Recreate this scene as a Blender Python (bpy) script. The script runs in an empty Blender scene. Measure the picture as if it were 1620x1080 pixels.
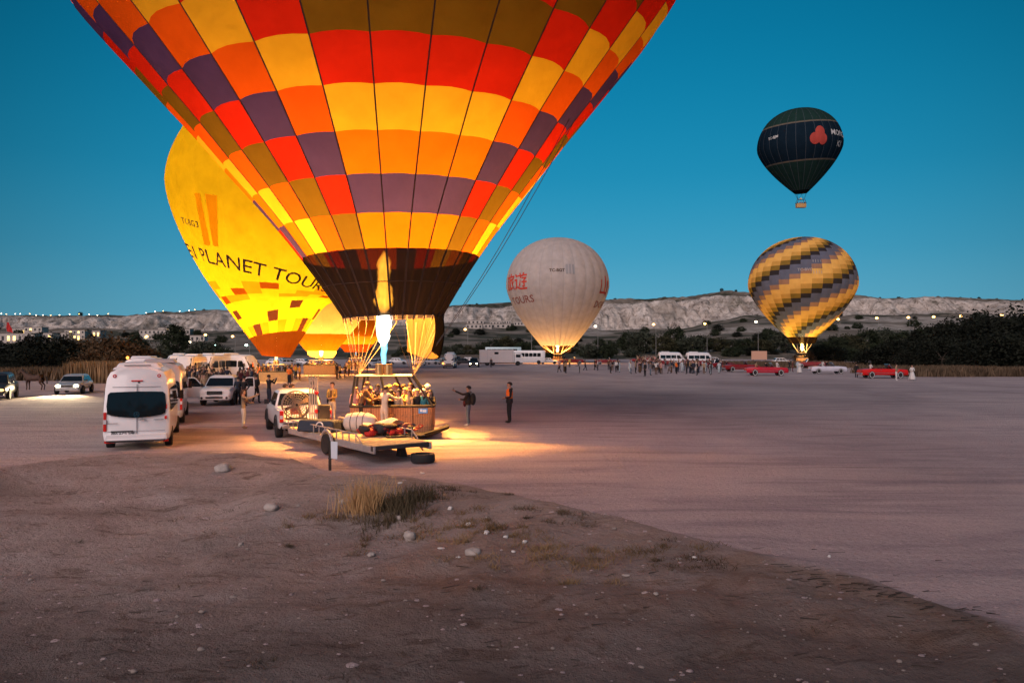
import bpy, bmesh, math, random
import numpy as np
from mathutils import Vector, Matrix, noise
R = math.radians
PI = math.pi
sc = bpy.context.scene
col = sc.collection
rnd = random.Random(7)

# ------------------------------------------------------------------ camera
cam_d = bpy.data.cameras.new("camera"); cam = bpy.data.objects.new("camera", cam_d); col.objects.link(cam)
cam.location = (0, 0, 3.3); cam.rotation_euler = (R(90), 0, 0)
cam_d.sensor_width = 36; cam_d.lens = 26.667; cam_d.shift_y = 13/1620; cam_d.clip_start = .1; cam_d.clip_end = 9000
sc.camera = cam
sc.view_settings.view_transform = 'Standard'; sc.view_settings.look = 'None'
sc.view_settings.exposure = 0; sc.view_settings.gamma = 1; sc.view_settings.use_curve_mapping = False
cy = sc.cycles
cy.max_bounces = 7; cy.diffuse_bounces = 3; cy.transmission_bounces = 6; cy.glossy_bounces = 2
cy.transparent_max_bounces = 12; cy.volume_bounces = 0; cy.sample_clamp_indirect = 3; cy.sample_clamp_direct = 0
cy.caustics_reflective = False; cy.caustics_refractive = False; cy.blur_glossy = .5
try:
    cy.use_denoising = True; cy.denoiser = 'OPENIMAGEDENOISE'
except Exception: pass

# ------------------------------------------------------------------ dusk sky
world = bpy.data.worlds.new("World"); sc.world = world; world.use_nodes = True
wt = world.node_tree; wt.nodes.clear()
def wn(t, **k):
    n = wt.nodes.new(t)
    for a, b in k.items(): setattr(n, a, b)
    return n
tc = wn('ShaderNodeTexCoord'); sx = wn('ShaderNodeSeparateXYZ'); wt.links.new(tc.outputs['Generated'], sx.inputs[0])
rp = wn('ShaderNodeValToRGB'); wt.links.new(sx.outputs['Z'], rp.inputs[0])
cr = rp.color_ramp; cr.interpolation = 'B_SPLINE'
SKY = [(0.0, (.115, .350, .475)), (.05, (.095, .330, .465)), (.12, (.040, .275, .435)), (.22, (.008, .220, .390)),
       (.38, (.001, .155, .300)), (.6, (.002, .110, .225)), (1, (.004, .070, .16))]
cr.elements[0].position = 0; cr.elements[0].color = (*SKY[0][1], 1)
cr.elements[1].position = 1; cr.elements[1].color = (*SKY[-1][1], 1)
for p, c in SKY[1:-1]:
    e = cr.elements.new(p); e.color = (*c, 1)
# gently brighter towards the glow low on the horizon ahead and a little right
dt = wn('ShaderNodeVectorMath', operation='DOT_PRODUCT'); wt.links.new(tc.outputs['Generated'], dt.inputs[0])
dt.inputs[1].default_value = Vector((.05, .97, .08)).normalized()
mr = wn('ShaderNodeMapRange'); mr.interpolation_type = 'SMOOTHSTEP'
wt.links.new(dt.outputs['Value'], mr.inputs[0])
mr.inputs[1].default_value = .66; mr.inputs[2].default_value = 1.0; mr.inputs[3].default_value = .52; mr.inputs[4].default_value = 1.22
bg = wn('ShaderNodeBackground'); wo = wn('ShaderNodeOutputWorld')
wt.links.new(rp.outputs[0], bg.inputs[0]); wt.links.new(mr.outputs[0], bg.inputs[1]); wt.links.new(bg.outputs[0], wo.inputs[0])

# soft pink glow of the sky that is about to bring the sun, behind the camera
sd = bpy.data.lights.new("sun", 'SUN'); sd.energy = 2.6; sd.color = (1, .77, .73); sd.angle = R(55)
sun = bpy.data.objects.new("sun", sd); col.objects.link(sun)
sun.rotation_euler = Vector((-.36, -.80, .50)).to_track_quat('Z', 'Y').to_euler()

# ------------------------------------------------------------------ helpers
def wpos(px, d, z=0.0):
    """a point d metres ahead, on the line of sight of column px of the photo, z above the field"""
    return Vector(((px-810)*d/1200, d, z))
def gdist(py, z=0.0): return (3.3-z)*1200/(py-553)
def gp(px, py, z=0.0): return wpos(px, gdist(py, z), z)

MATS = {}
def nodes_of(m): return m.node_tree.nodes, m.node_tree.links
def mat(name, color, rough=.7, metal=0, spec=.4, noise_amt=0, noise_scale=4, bump=0, bump_scale=30, coat=0, emit=None, estr=0):
    if name in MATS: return MATS[name]
    m = bpy.data.materials.new(name); m.use_nodes = True; N, L = nodes_of(m)
    b = N['Principled BSDF']; b.inputs['Base Color'].default_value = (*color, 1)
    b.inputs['Roughness'].default_value = rough; b.inputs['Metallic'].default_value = metal
    b.inputs['Specular IOR Level'].default_value = spec; b.inputs['Coat Weight'].default_value = coat
    t = N.new('ShaderNodeTexCoord')
    if noise_amt:
        n = N.new('ShaderNodeTexNoise'); n.inputs['Scale'].default_value = noise_scale; n.inputs['Detail'].default_value = 5
        L.new(t.outputs['Object'], n.inputs[0])
        x = N.new('ShaderNodeMapRange'); x.inputs[1].default_value = .3; x.inputs[2].default_value = .7
        x.inputs[3].default_value = 1-noise_amt; x.inputs[4].default_value = 1+noise_amt*.5; L.new(n.outputs[0], x.inputs[0])
        v = N.new('ShaderNodeVectorMath'); v.operation = 'SCALE'; v.inputs[0].default_value = color
        L.new(x.outputs[0], v.inputs['Scale']); L.new(v.outputs[0], b.inputs['Base Color'])
    if bump:
        n = N.new('ShaderNodeTexNoise'); n.inputs['Scale'].default_value = bump_scale; n.inputs['Detail'].default_value = 4
        L.new(t.outputs['Object'], n.inputs[0]); q = N.new('ShaderNodeBump'); q.inputs['Strength'].default_value = bump
        q.inputs['Distance'].default_value = .03; L.new(n.outputs[0], q.inputs['Height']); L.new(q.outputs[0], b.inputs['Normal'])
    if emit:
        b.inputs['Emission Color'].default_value = (*emit, 1); b.inputs['Emission Strength'].default_value = estr
        m.cycles.emission_sampling = 'NONE'
    MATS[name] = m; return m

def fabric(name, color, transp=0.0, tsc=.17, dsc=.7):
    """balloon cloth: diffuse outside, lets the burner light through"""
    if name in MATS: return MATS[name]
    m = bpy.data.materials.new(name); m.use_nodes = True; N, L = nodes_of(m); N.clear()
    o = N.new('ShaderNodeOutputMaterial'); d = N.new('ShaderNodeBsdfDiffuse'); t = N.new('ShaderNodeBsdfTranslucent')
    mx = N.new('ShaderNodeMixShader'); mx.inputs[0].default_value = .5
    co = N.new('ShaderNodeTexCoord'); n = N.new('ShaderNodeTexNoise'); n.inputs['Scale'].default_value = .7; n.inputs['Detail'].default_value = 6
    n.inputs['Roughness'].default_value = .6
    L.new(co.outputs['Object'], n.inputs[0]); x = N.new('ShaderNodeMapRange'); x.inputs[1].default_value = .3; x.inputs[2].default_value = .7
    x.inputs[3].default_value = .86; x.inputs[4].default_value = 1.07; L.new(n.outputs[0], x.inputs[0])
    v = N.new('ShaderNodeVectorMath'); v.operation = 'SCALE'; v.inputs[0].default_value = color
    L.new(x.outputs[0], v.inputs['Scale'])
    for k_, q_ in ((dsc, d), (tsc, t)):
        e_ = N.new('ShaderNodeVectorMath'); e_.operation = 'SCALE'; e_.inputs['Scale'].default_value = k_; L.new(v.outputs[0], e_.inputs[0]); L.new(e_.outputs[0], q_.inputs[0])
    # fine creases in the cloth
    w = N.new('ShaderNodeTexNoise'); w.inputs['Scale'].default_value = 1.3; w.inputs['Detail'].default_value = 3
    L.new(co.outputs['Object'], w.inputs[0]); bp = N.new('ShaderNodeBump'); bp.inputs['Strength'].default_value = .35; bp.inputs['Distance'].default_value = .12
    L.new(w.outputs[0], bp.inputs['Height']); L.new(bp.outputs[0], d.inputs['Normal']); L.new(bp.outputs[0], t.inputs['Normal'])
    L.new(d.outputs[0], mx.inputs[1]); L.new(t.outputs[0], mx.inputs[2]); last = mx
    if transp:
        tr = N.new('ShaderNodeBsdfTransparent'); m2 = N.new('ShaderNodeMixShader'); m2.inputs[0].default_value = transp
        tr.inputs[0].default_value = (1, .8, .5, 1)
        L.new(mx.outputs[0], m2.inputs[1]); L.new(tr.outputs[0], m2.inputs[2]); last = m2
    L.new(last.outputs[0], o.inputs[0]); MATS[name] = m; return m

def glow(name, color, strength):
    """something that gives off light but is too small to light the place by itself"""
    if name in MATS: return MATS[name]
    m = bpy.data.materials.new(name); m.use_nodes = True; N, L = nodes_of(m); N.clear()
    o = N.new('ShaderNodeOutputMaterial'); e = N.new('ShaderNodeEmission'); e.inputs[0].default_value = (*color, 1)
    e.inputs[1].default_value = strength; L.new(e.outputs[0], o.inputs[0]); m.cycles.emission_sampling = 'NONE'
    MATS[name] = m; return m
def fire(name, color, strength):
    """burning gas: a volume that only gives off light"""
    if name in MATS: return MATS[name]
    m = bpy.data.materials.new(name); m.use_nodes = True; N, L = nodes_of(m); N.clear()
    o = N.new('ShaderNodeOutputMaterial'); e = N.new('ShaderNodeEmission'); e.inputs[0].default_value = (*color, 1)
    e.inputs[1].default_value = strength; L.new(e.outputs[0], o.inputs['Volume']); m.cycles.emission_sampling = 'NONE'
    MATS[name] = m; return m

class MB:
    """collects shapes, each face with a material index, for ONE mesh object"""
    def __init__(s): s.v = []; s.f = []; s.m = []
    def add(s, vs, fs, mi=0):
        o = len(s.v); s.v += [tuple(p) for p in vs]; s.f += [tuple(o+i for i in f) for f in fs]; s.m += [mi]*len(fs); return s
    def box(s, c, d, rz=0, mi=0, taper=1.0, M=None):
        x, y, z = d[0]/2, d[1]/2, d[2]/2; vs = []
        for k in (-1, 1):
            t = 1 if k < 0 else taper
            for a, b in ((-1, -1), (1, -1), (1, 1), (-1, 1)):
                p = Vector((a*x*t, b*y*t, k*z))
                if M: p = M @ p
                if rz: p = Matrix.Rotation(rz, 3, 'Z') @ p
                vs.append(p+Vector(c))
        return s.add(vs, [(3, 2, 1, 0), (4, 5, 6, 7), (0, 1, 5, 4), (1, 2, 6, 5), (2, 3, 7, 6), (3, 0, 4, 7)], mi)
    def cyl(s, a, b, r0, r1=None, n=8, mi=0, cap=True):
        a = Vector(a); b = Vector(b); r1 = r0 if r1 is None else r1; d = (b-a)
        q = d.to_track_quat('Z', 'Y').to_matrix() if d.length > 1e-6 else Matrix.Identity(3)
        vs = []
        for p, r in ((a, r0), (b, r1)):
            for i in range(n): t = 2*PI*i/n; vs.append(p+q @ Vector((r*math.cos(t), r*math.sin(t), 0)))
        fs = [(i, (i+1) % n, n+(i+1) % n, n+i) for i in range(n)]
        if cap: fs += [tuple(range(n-1, -1, -1)), tuple(range(n, 2*n))]
        return s.add(vs, fs, mi)
    def tube(s, pts, r, n=6, mi=0):
        for a, b in zip(pts[:-1], pts[1:]): s.cyl(a, b, r, r, n, mi)
        return s
    def lathe(s, prof, n=12, c=(0, 0, 0), M=None, mi=0, cap=True, jit=0):
        vs = []; k = len(prof)
        for r, z in prof:
            for i in range(n):
                t = 2*PI*i/n; q = r*(1+(rnd.uniform(-jit, jit) if jit else 0)); p = Vector((q*math.cos(t), q*math.sin(t), z))
                if M: p = M @ p
                vs.append(p+Vector(c))
        fs = [(j*n+i, j*n+(i+1) % n, (j+1)*n+(i+1) % n, (j+1)*n+i) for j in range(k-1) for i in range(n)]
        if cap: fs += [tuple(range(n-1, -1, -1)), tuple((k-1)*n+i for i in range(n))]
        return s.add(vs, fs, mi)
    def ball(s, c, r, n=10, k=6, mi=0, jit=0, M=None):
        r = r if hasattr(r, '__len__') else (r, r, r)
        prof = [(math.sin(PI*j/k)+1e-4, -math.cos(PI*j/k)) for j in range(k+1)]
        S = Matrix.Diagonal(r)
        return s.lathe(prof, n, c, (M @ S) if M else S, mi, True, jit)
    def loft(s, rings, mi=0, cap=True, closed=True):
        n = len(rings[0]); vs = [p for r in rings for p in r]; fs = []
        for j in range(len(rings)-1):
            for i in range(n if closed else n-1):
                fs.append((j*n+i, j*n+(i+1) % n, (j+1)*n+(i+1) % n, (j+1)*n+i))
        if cap: fs += [tuple(range(n-1, -1, -1)), tuple((len(rings)-1)*n+i for i in range(n))]
        return s.add(vs, fs, mi)
    def plate(s, pts, thick, mi=0):
        """flat polygon given by 3-D points, thickened along its normal"""
        P = [Vector(p) for p in pts]; nrm = Vector((0, 0, 0))
        for i in range(len(P)): nrm += P[i].cross(P[(i+1) % len(P)])
        nrm.normalize(); n = len(P); vs = P+[p+nrm*thick for p in P]
        return s.add(vs, [tuple(range(n-1, -1, -1)), tuple(range(n, 2*n))]+[(i, (i+1) % n, n+(i+1) % n, n+i) for i in range(n)], mi)
    def mesh(s, name, mats, smooth=40):
        me = bpy.data.meshes.new(name); me.from_pydata(s.v, [], s.f)
        for m in (mats if isinstance(mats, (list, tuple)) else [mats]): me.materials.append(m)
        if any(s.m): me.polygons.foreach_set('material_index', s.m)
        if smooth:
            me.polygons.foreach_set('use_smooth', [True]*len(me.polygons))
            try: me.set_sharp_from_angle(angle=R(smooth))
            except Exception: pass
        me.update(); return me
    def build(s, name, mats, parent=None, smooth=40, bevel=0, loc=None, rz=0):
        return link(name, s.mesh(name, mats, smooth), parent, bevel, loc, rz)
def link(name, me, parent=None, bevel=0, loc=None, rz=0):
    o = bpy.data.objects.new(name, me); col.objects.link(o)
    if parent is not None: o.parent = parent
    if loc is not None: o.location = loc
    if rz: o.rotation_euler.z = rz
    if bevel:
        b = o.modifiers.new('bevel', 'BEVEL'); b.width = bevel; b.segments = 2; b.limit_method = 'ANGLE'; b.angle_limit = R(35)
    return o
def tag(o, label=None, cat=None, group=None, kind=None):
    for k, v in (('label', label), ('category', cat), ('group', group), ('kind', kind)):
        if v: o[k] = v
    return o
def thing(name, loc, label, cat, group=None, rz=0):
    o = bpy.data.objects.new(name, None); col.objects.link(o); o.location = loc; o.rotation_euler.z = rz; o.empty_display_size = .2
    return tag(o, label, cat, group)
KIDS = {}
def kids(o): return list(o.children)
def copy_tree(o, loc, rz=0, label=None, group=None, scale=None, swap=None):
    tree = [(c, kids(c)) for c in kids(o)]
    def cp(a, par):
        b = a.copy(); col.objects.link(b)
        if par is not None: b.parent = par
        if swap and b.type == 'MESH':
            for i, sl in enumerate(b.material_slots):
                if sl.material and sl.material.name in swap:
                    nm_ = swap[sl.material.name]; sl.link = 'OBJECT'; sl.material = nm_
        return b
    n = cp(o, None); n.location = loc; n.rotation_euler.z = rz
    if scale: n.scale = (scale,)*3 if not hasattr(scale, '__len__') else scale
    if label: n['label'] = label
    if group: n['group'] = group
    for c, gs in tree:
        d = cp(c, n)
        for g in gs: cp(g, d)
    return n
def lamp_point(loc, power, color, radius, parent=None):
    l = bpy.data.lights.new('burner_fill_light', 'POINT'); l.energy = power; l.color = color; l.shadow_soft_size = radius
    o = bpy.data.objects.new('burner_fill_light', l); col.objects.link(o); o.location = loc
    if parent: o.parent = parent
    o.visible_camera = False  # unseen; some stand above the flame, added to brighten the upper cloth
    return o
ORD = 'first second third fourth fifth sixth seventh eighth ninth tenth eleventh twelfth thirteenth fourteenth fifteenth sixteenth seventeenth eighteenth nineteenth twentieth'.split()
def number_off(objs, text):
    """labels look-alikes by their order across the picture"""
    objs = sorted(objs, key=lambda o: o.location.x/max(o.location.y, 1)); n = len(objs)
    for i, o in enumerate(objs):
        w = 'leftmost' if i == 0 else 'rightmost' if i == n-1 else (ORD[i]+' from the left') if i < n/2 else (ORD[n-1-i]+' from the right')
        o['label'] = text % w
def smooth01(t): t = np.clip(t, 0, 1); return t*t*(3-2*t)

# ------------------------------------------------------------------ common materials
BLACK = mat('black_rubber', (.018, .018, .02), .8, noise_amt=.3)
DARK = mat('dark_plastic', (.03, .03, .034), .5)
STEEL = mat('brushed_steel', (.55, .53, .5), .35, .9)
BRASS = mat('hot_brass', (.75, .5, .22), .3, .85)
WHITEP = mat('white_car_paint', (.78, .77, .78), .3, coat=.5, noise_amt=.06, noise_scale=2)
GLASS = mat('tinted_glass', (.010, .013, .015), .04, spec=.65)
REDL = mat('red_tail_light', (.55, .02, .015), .25, spec=.6)
CLEARL = mat('clear_lens', (.6, .6, .62), .15, spec=.8)
CHROME = mat('chrome', (.7, .7, .7), .15, 1)
HUB = mat('hub_metal', (.45, .44, .43), .4, .7)
# ================================================================== GROUND
CREST = [(-60, 12), (-30, 16), (-12.3, 18.3), (-11.1, 20.2), (-9.3, 21), (-7.5, 20.9), (-5.9, 20.2), (-4.4, 18.1), (-2.15, 17.2), (0, 15.7), (2, 13.9),
         (3.1, 12.4), (4.6, 11), (5.8, 8.6), (9, 5), (20, -5), (60, -20)]
CX = np.array([c[0] for c in CREST]); CY = np.array([c[1] for c in CREST])
def fbm(x, y, s, seed=0, octv=3):
    """cheap smooth value noise on arrays"""
    out = np.zeros_like(x, dtype=float); a = 1.0; tot = 0
    for o in range(octv):
        X = x*s+seed*17.3+o*31.7; Y = y*s-seed*9.1+o*11.3
        xi = np.floor(X); yi = np.floor(Y); u = X-xi; v = Y-yi; u = u*u*(3-2*u); v = v*v*(3-2*v)
        h = lambda i, j: np.modf(np.abs(np.sin(i*127.1+j*311.7+seed)*43758.5453))[0]
        out += a*((h(xi, yi)*(1-u)+h(xi+1, yi)*u)*(1-v)+(h(xi, yi+1)*(1-u)+h(xi+1, yi+1)*u)*v); tot += a; a *= .5; s *= 2.03
    return out/tot
def ground_z(x, y):
    x = np.asarray(x, float); y = np.asarray(y, float)
    yc = np.interp(x, CX, CY)+.8*(fbm(x, y*0, .6, 3)-.5)+.5*(fbm(x, y*0, 2.1, 13)-.5)
    t = yc-y; hc = np.interp(x, [-12, -5, 0, 5, 8], [.5, .5, .40, .20, .08])
    up = smooth01((t+1.1)/1.5)*hc
    down = smooth01((t-.8)/7.0)*(hc*.9+.12)
    near = smooth01(t/1.5)
    z = up-down+near*(fbm(x, y, .35, 1)-.5)*.36+near*(fbm(x, y, 1.6, 2)-.5)*.15+near*(fbm(x, y, 5, 4, 2)-.5)*.035
    for k, (c0, sl) in enumerate(((6.3, .10), (7.6, .13), (9.3, -.16), (10.6, -.13))):
        z -= near*.055*np.exp(-((y-c0-sl*x-.35*np.sin(x*.35+k))/.17)**2)*(.4+.6*fbm(x, y, .8, 15+k))
    # a little hollow where the dry grass grows
    g = np.exp(-(((x+2.0)/2.6)**2+((y-13.2)/1.1)**2)); z -= .12*g
    far = 1-near
    z += far*(fbm(x, y, .12, 5)-.5)*.10*np.clip(1-np.abs(y-29)/300, .2, 1)
    z += far*(fbm(x, y, 1.1, 9)-.5)*.02
    return z
def gz(x, y): return float(ground_z(np.array([x]), np.array([y]))[0])
def on_ground(px, d): p = wpos(px, d); p.z = gz(p.x, p.y); return p
def G(px, py): return on_ground(px, gdist(py))

def ticks(lo, hi, a, b, fine, grow):
    t = list(np.arange(a, b+1e-6, fine)); x = b; s = fine
    while x < hi: s *= grow; x += s; t.append(min(x, hi))
    x = a; s = fine; left = []
    while x > lo: s *= grow; x -= s; left.append(max(x, lo))
    return np.array(left[::-1]+t)
gx = ticks(-1500, 1500, -16, 14, .16, 1.09); gy = ticks(-900, 262, 3.5, 24, .13, 1.05)
GX, GY = np.meshgrid(gx, gy); GZ = ground_z(GX, GY)
def grid_mesh(name, X, Y, Z):
    ny, nx = X.shape; co = np.stack([X, Y, Z], -1).reshape(-1, 3)
    i = np.arange(ny-1)[:, None]*nx+np.arange(nx-1)[None, :]; f = np.stack([i, i+1, i+nx+1, i+nx], -1).reshape(-1, 4)
    me = bpy.data.meshes.new(name); me.vertices.add(len(co)); me.vertices.foreach_set('co', co.ravel())
    me.loops.add(f.size); me.loops.foreach_set('vertex_index', f.ravel()); me.polygons.add(len(f))
    me.polygons.foreach_set('loop_start', np.arange(len(f))*4); me.polygons.foreach_set('loop_total', np.full(len(f), 4))
    me.polygons.foreach_set('use_smooth', np.ones(len(f), bool)); me.update(calc_edges=True); return me
gme = grid_mesh('ground', GX, GY, GZ)
# worn zones of the soil as true colour differences: brown bank, pale dusty field, grey gravel far off
yc = np.interp(GX, CX, CY); bank = smooth01((yc-GY+.7+2.6*(fbm(GX, GY, .9, 12, 5)-.5))/1.6)
litter = np.exp(-((np.abs(yc-GY-.6-.10*np.maximum(0, GX))/1.6)**2))*(GX > -5)*smooth01((GX+5)/3)
red = np.exp(-(((GX+.6)/3.2)**2+((GY-11.6)/2.2)**2))*.9+.8*np.exp(-(((GX-3)/4)**2+((GY-9.4)/2.0)**2))
at = gme.color_attributes.new('zones', 'FLOAT_COLOR', 'POINT')
at.data.foreach_set('color', np.stack([bank, litter*bank, np.clip(red, 0, 1)*bank, np.ones_like(bank)], -1).reshape(-1).astype(np.float32))
gm = bpy.data.materials.new('soil'); gm.use_nodes = True; N, L = nodes_of(gm); b = N['Principled BSDF']
b.inputs['Roughness'].default_value = .95; b.inputs['Specular IOR Level'].default_value = .15
tco = N.new('ShaderNodeNewGeometry')
def nz(scale, stretch=(1, 1, 1), detail=6, rough=.55, dist=0):
    mp = N.new('ShaderNodeMapping'); mp.inputs['Scale'].default_value = stretch; L.new(tco.outputs['Position'], mp.inputs[0])
    n = N.new('ShaderNodeTexNoise'); n.inputs['Scale'].default_value = scale; n.inputs['Detail'].default_value = detail
    n.inputs['Roughness'].default_value = rough; n.inputs['Distortion'].default_value = dist; L.new(mp.outputs[0], n.inputs[0]); return n.outputs[0]
def ramp(src, stops):
    r_ = N.new('ShaderNodeValToRGB'); e = r_.color_ramp
    e.elements[0].position = stops[0][0]; e.elements[0].color = (*stops[0][1], 1)
    e.elements[1].position = stops[-1][0]; e.elements[1].color = (*stops[-1][1], 1)
    for p, c in stops[1:-1]: q = e.elements.new(p); q.color = (*c, 1)
    L.new(src, r_.inputs[0]); return r_.outputs[0]
def mixc(f, a, b_, mode='MIX'):
    x = N.new('ShaderNodeMix'); x.data_type = 'RGBA'; x.blend_type = mode
    if isinstance(f, (int, float)): x.inputs[0].default_value = f
    else: L.new(f, x.inputs[0])
    for sock, v in ((x.inputs[6], a), (x.inputs[7], b_)):
        if isinstance(v, tuple): sock.default_value = (*v, 1)
        else: L.new(v, sock)
    return x.outputs[2]
def mth(op, a, b_=None):
    x = N.new('ShaderNodeMath'); x.operation = op
    for s_, v in zip(x.inputs, (a, b_)):
        if v is None: continue
        if isinstance(v, (int, float)): s_.default_value = v
        else: L.new(v, s_)
    return x.outputs[0]
va = N.new('ShaderNodeVertexColor'); va.layer_name = 'zones'; sp = N.new('ShaderNodeSeparateColor'); L.new(va.outputs[0], sp.inputs[0])
field = ramp(nz(.09, (1, .55, 1), 8, .62, .6), [(.25, (.30, .245, .245)), (.45, (.415, .34, .34)), (.6, (.48, .395, .39)), (.8, (.55, .47, .46))])
tracks = ramp(nz(.6, (.22, 1.3, 1), 9, .68, 1.2), [(.36, (.74, .74, .77)), (.5, (1, 1, 1)), (.66, (1.15, 1.12, 1.10))])
field = mixc(1.0, field, tracks, 'MULTIPLY')
grav = ramp(nz(22, (1, 1, 1), 5, .8), [(.32, (.62, .61, .60)), (.48, (1, 1, 1)), (.64, (1.12, 1.12, 1.12)), (.72, (1.5, 1.48, 1.45))])
field = mixc(.9, field, grav, 'MULTIPLY')
dark_streak = ramp(nz(.55, (.16, 1.0, 1), 7, .72, .8), [(.62, (1, 1, 1)), (.68, (.55, .52, .5)), (.8, (.42, .4, .38))])
field = mixc(.75, field, dark_streak, 'MULTIPLY')
bk = ramp(nz(.5, (.6, 1.1, 1), 9, .66, .5), [(.28, (.20, .165, .152)), (.45, (.285, .238, .222)), (.58, (.345, .292, .274)), (.78, (.43, .37, .35))])
spots = ramp(nz(1.5, (.7, 1.7, 1), 8, .7, 1.2), [(.55, (1, 1, 1)), (.61, (.62, .58, .55)), (.72, (.30, .28, .26))])
bk = mixc(.85, bk, spots, 'MULTIPLY')
bk = mixc(.8, bk, grav, 'MULTIPLY')
straw = ramp(nz(9, (.6, 1.5, 1), 6, .75, .6), [(.35, (.11, .075, .05)), (.52, (.24, .17, .11)), (.7, (.40, .29, .19))])
lm = mth('MULTIPLY', sp.outputs[1], ramp(nz(1.3, (1, 1, 1), 6, .65), [(.36, (0, 0, 0)), (.6, (1, 1, 1))]))
bk = mixc(mth('MULTIPLY', lm, .5), bk, straw)
rust = ramp(nz(3.2, (1, 1, 1), 6, .7), [(.35, (.20, .105, .07)), (.7, (.34, .20, .14))])
bk = mixc(mth('MULTIPLY', mth('MULTIPLY', sp.outputs[2], ramp(nz(.9, (1, 1, 1), 5, .6), [(.3, (0, 0, 0)), (.65, (1, 1, 1))])), .75), bk, rust)
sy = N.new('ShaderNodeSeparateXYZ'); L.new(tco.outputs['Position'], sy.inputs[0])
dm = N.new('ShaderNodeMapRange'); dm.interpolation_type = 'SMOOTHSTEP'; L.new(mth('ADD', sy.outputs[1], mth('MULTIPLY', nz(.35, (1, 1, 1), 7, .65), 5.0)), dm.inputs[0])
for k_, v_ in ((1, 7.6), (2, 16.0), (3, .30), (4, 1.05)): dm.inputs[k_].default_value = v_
dv = N.new('ShaderNodeVectorMath'); dv.operation = 'SCALE'; L.new(bk, dv.inputs[0]); L.new(dm.outputs[0], dv.inputs['Scale']); bk = dv.outputs[0]   # foreground shade painted into the bank's soil colour, deepening towards the camera
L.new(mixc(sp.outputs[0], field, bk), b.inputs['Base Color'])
bh = mth('ADD', mth('MULTIPLY', nz(7, (1, 1, 1), 8, .65), 1.0), mth('MULTIPLY', nz(40, (1, 1, 1), 4, .6), .35))
bpn = N.new('ShaderNodeBump'); bpn.inputs['Strength'].default_value = .75; bpn.inputs['Distance'].default_value = .13
L.new(bh, bpn.inputs['Height']); L.new(bpn.outputs[0], b.inputs['Normal'])
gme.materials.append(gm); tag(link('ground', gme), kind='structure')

# ================================================================== HILLS
S_ = ([-700, 0, 120, 200, 300, 345, 420, 600, 700, 800, 900, 950, 1000, 1040, 1100, 1125, 1160, 1190, 1230, 1300, 1360, 1400, 1450, 1500, 1560, 1620, 2300],
      [500, 499, 498, 497, 492, 489, 486, 484, 482, 478, 474, 468, 471, 470, 466, 460, 459, 463, 468, 470, 469, 472, 470, 469, 473, 475, 480])
F_ = ([-700, 0, 300, 500, 700, 850, 950, 1010, 1080, 1140, 1180, 1250, 1350, 1450, 1620, 2300], [522, 520, 524, 520, 509, 514, 521, 520, 517, 505, 500, 498, 498, 497, 499, 500])
hp = np.arange(-700, 2301, 2.5); dd = np.concatenate([np.linspace(255, 540, 40), np.linspace(544, 680, 64), np.linspace(690, 900, 22), np.array([1000, 1300, 2000, 3500, 6000])])
HP, HD = np.meshgrid(hp, dd)
HXx = (HP-810)*HD/1200
S = np.interp(HP, *S_); F = np.interp(HP, *F_)
zf = 3.3+(553-F)/1200*560; zs = 3.3+(553-S)/1200*690
wob = (fbm(HXx, HD*0+1, .010, 21, 4)-.5)*90*np.clip((HP-0)/1, 0, 1)
ridge = 1-np.abs(2*fbm(HXx, HD*.35, .030, 22, 4)-1)
ridge2 = 1-np.abs(2*fbm(HXx, HD*.5, .085, 23, 3)-1); ridge3 = 1-np.abs(2*fbm(HXx, HD*.4, .19, 33, 2)-1)
dcl = HD+wob*.45-46*(ridge-.75)-22*(ridge2-.75)-9*(ridge3-.75)
t1 = np.clip((HD-255)/(560-255), 0, 1)
base = zf*(t1**1.25)+ (fbm(HXx, HD, .02, 24, 4)-.5)*5*t1
tc_ = smooth01((dcl-562)/62); step = smooth01((dcl-640)/60)
lower = .72+.12*(fbm(HXx, HD*0, .02, 25)-.5)
z = base+(zs-zf)*(lower*tc_+(1-lower)*step)
z += (fbm(HXx, HD, .06, 26, 4)-.5)*3.2*smooth01((HD-520)/60)*np.clip((900-HD)/200, 0, 1)
z += (fbm(HXx, HD, .25, 27, 2)-.5)*1.2*smooth01((HD-540)/40)*np.clip((720-HD)/60, 0, 1)
z = np.where(HD > 700, np.minimum(z, 3.3+(553-S)/1200*HD), z)
z = np.where(HD > 990, 3.3+(553-S)/1200*650, z)
z[0] = -1.0; z[1] = np.maximum(z[1], 0)
hme = grid_mesh('hills', HXx, HD, z)
cliff = smooth01((dcl-558)/10)*(1-smooth01((dcl-636)/12))
rim = smooth01((dcl-636)/10)
patch = fbm(HXx, HD*1.2, .03, 28, 5)
tuff = np.clip(cliff*(.55+1.5*smooth01((patch-.34)/.16))+.55*rim*smooth01((fbm(HXx, HD, .022, 29, 4)-.52)/.10)*(HD < 720), 0, 1)
tuff = np.maximum(tuff, .6*smooth01((fbm(HXx, HD, .014, 31, 4)-.60)/.05)*(HD > 430)*(HD < 562))
scrub = np.clip(smooth01((fbm(HXx, HD*1.5, .05, 30, 4)-.50)/.10), 0, 1)
at = hme.color_attributes.new('zones', 'FLOAT_COLOR', 'POINT')
at.data.foreach_set('color', np.stack([tuff, scrub, tuff*0, tuff*0+1], -1).reshape(-1).astype(np.float32))
hm = bpy.data.materials.new('hillside'); hm.use_nodes = True; N, L = nodes_of(hm); b = N['Principled BSDF']
b.inputs['Roughness'].default_value = .95; b.inputs['Specular IOR Level'].default_value = .1
tco = N.new('ShaderNodeNewGeometry')
va = N.new('ShaderNodeVertexColor'); va.layer_name = 'zones'; sp = N.new('ShaderNodeSeparateColor'); L.new(va.outputs[0], sp.inputs[0])
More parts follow.
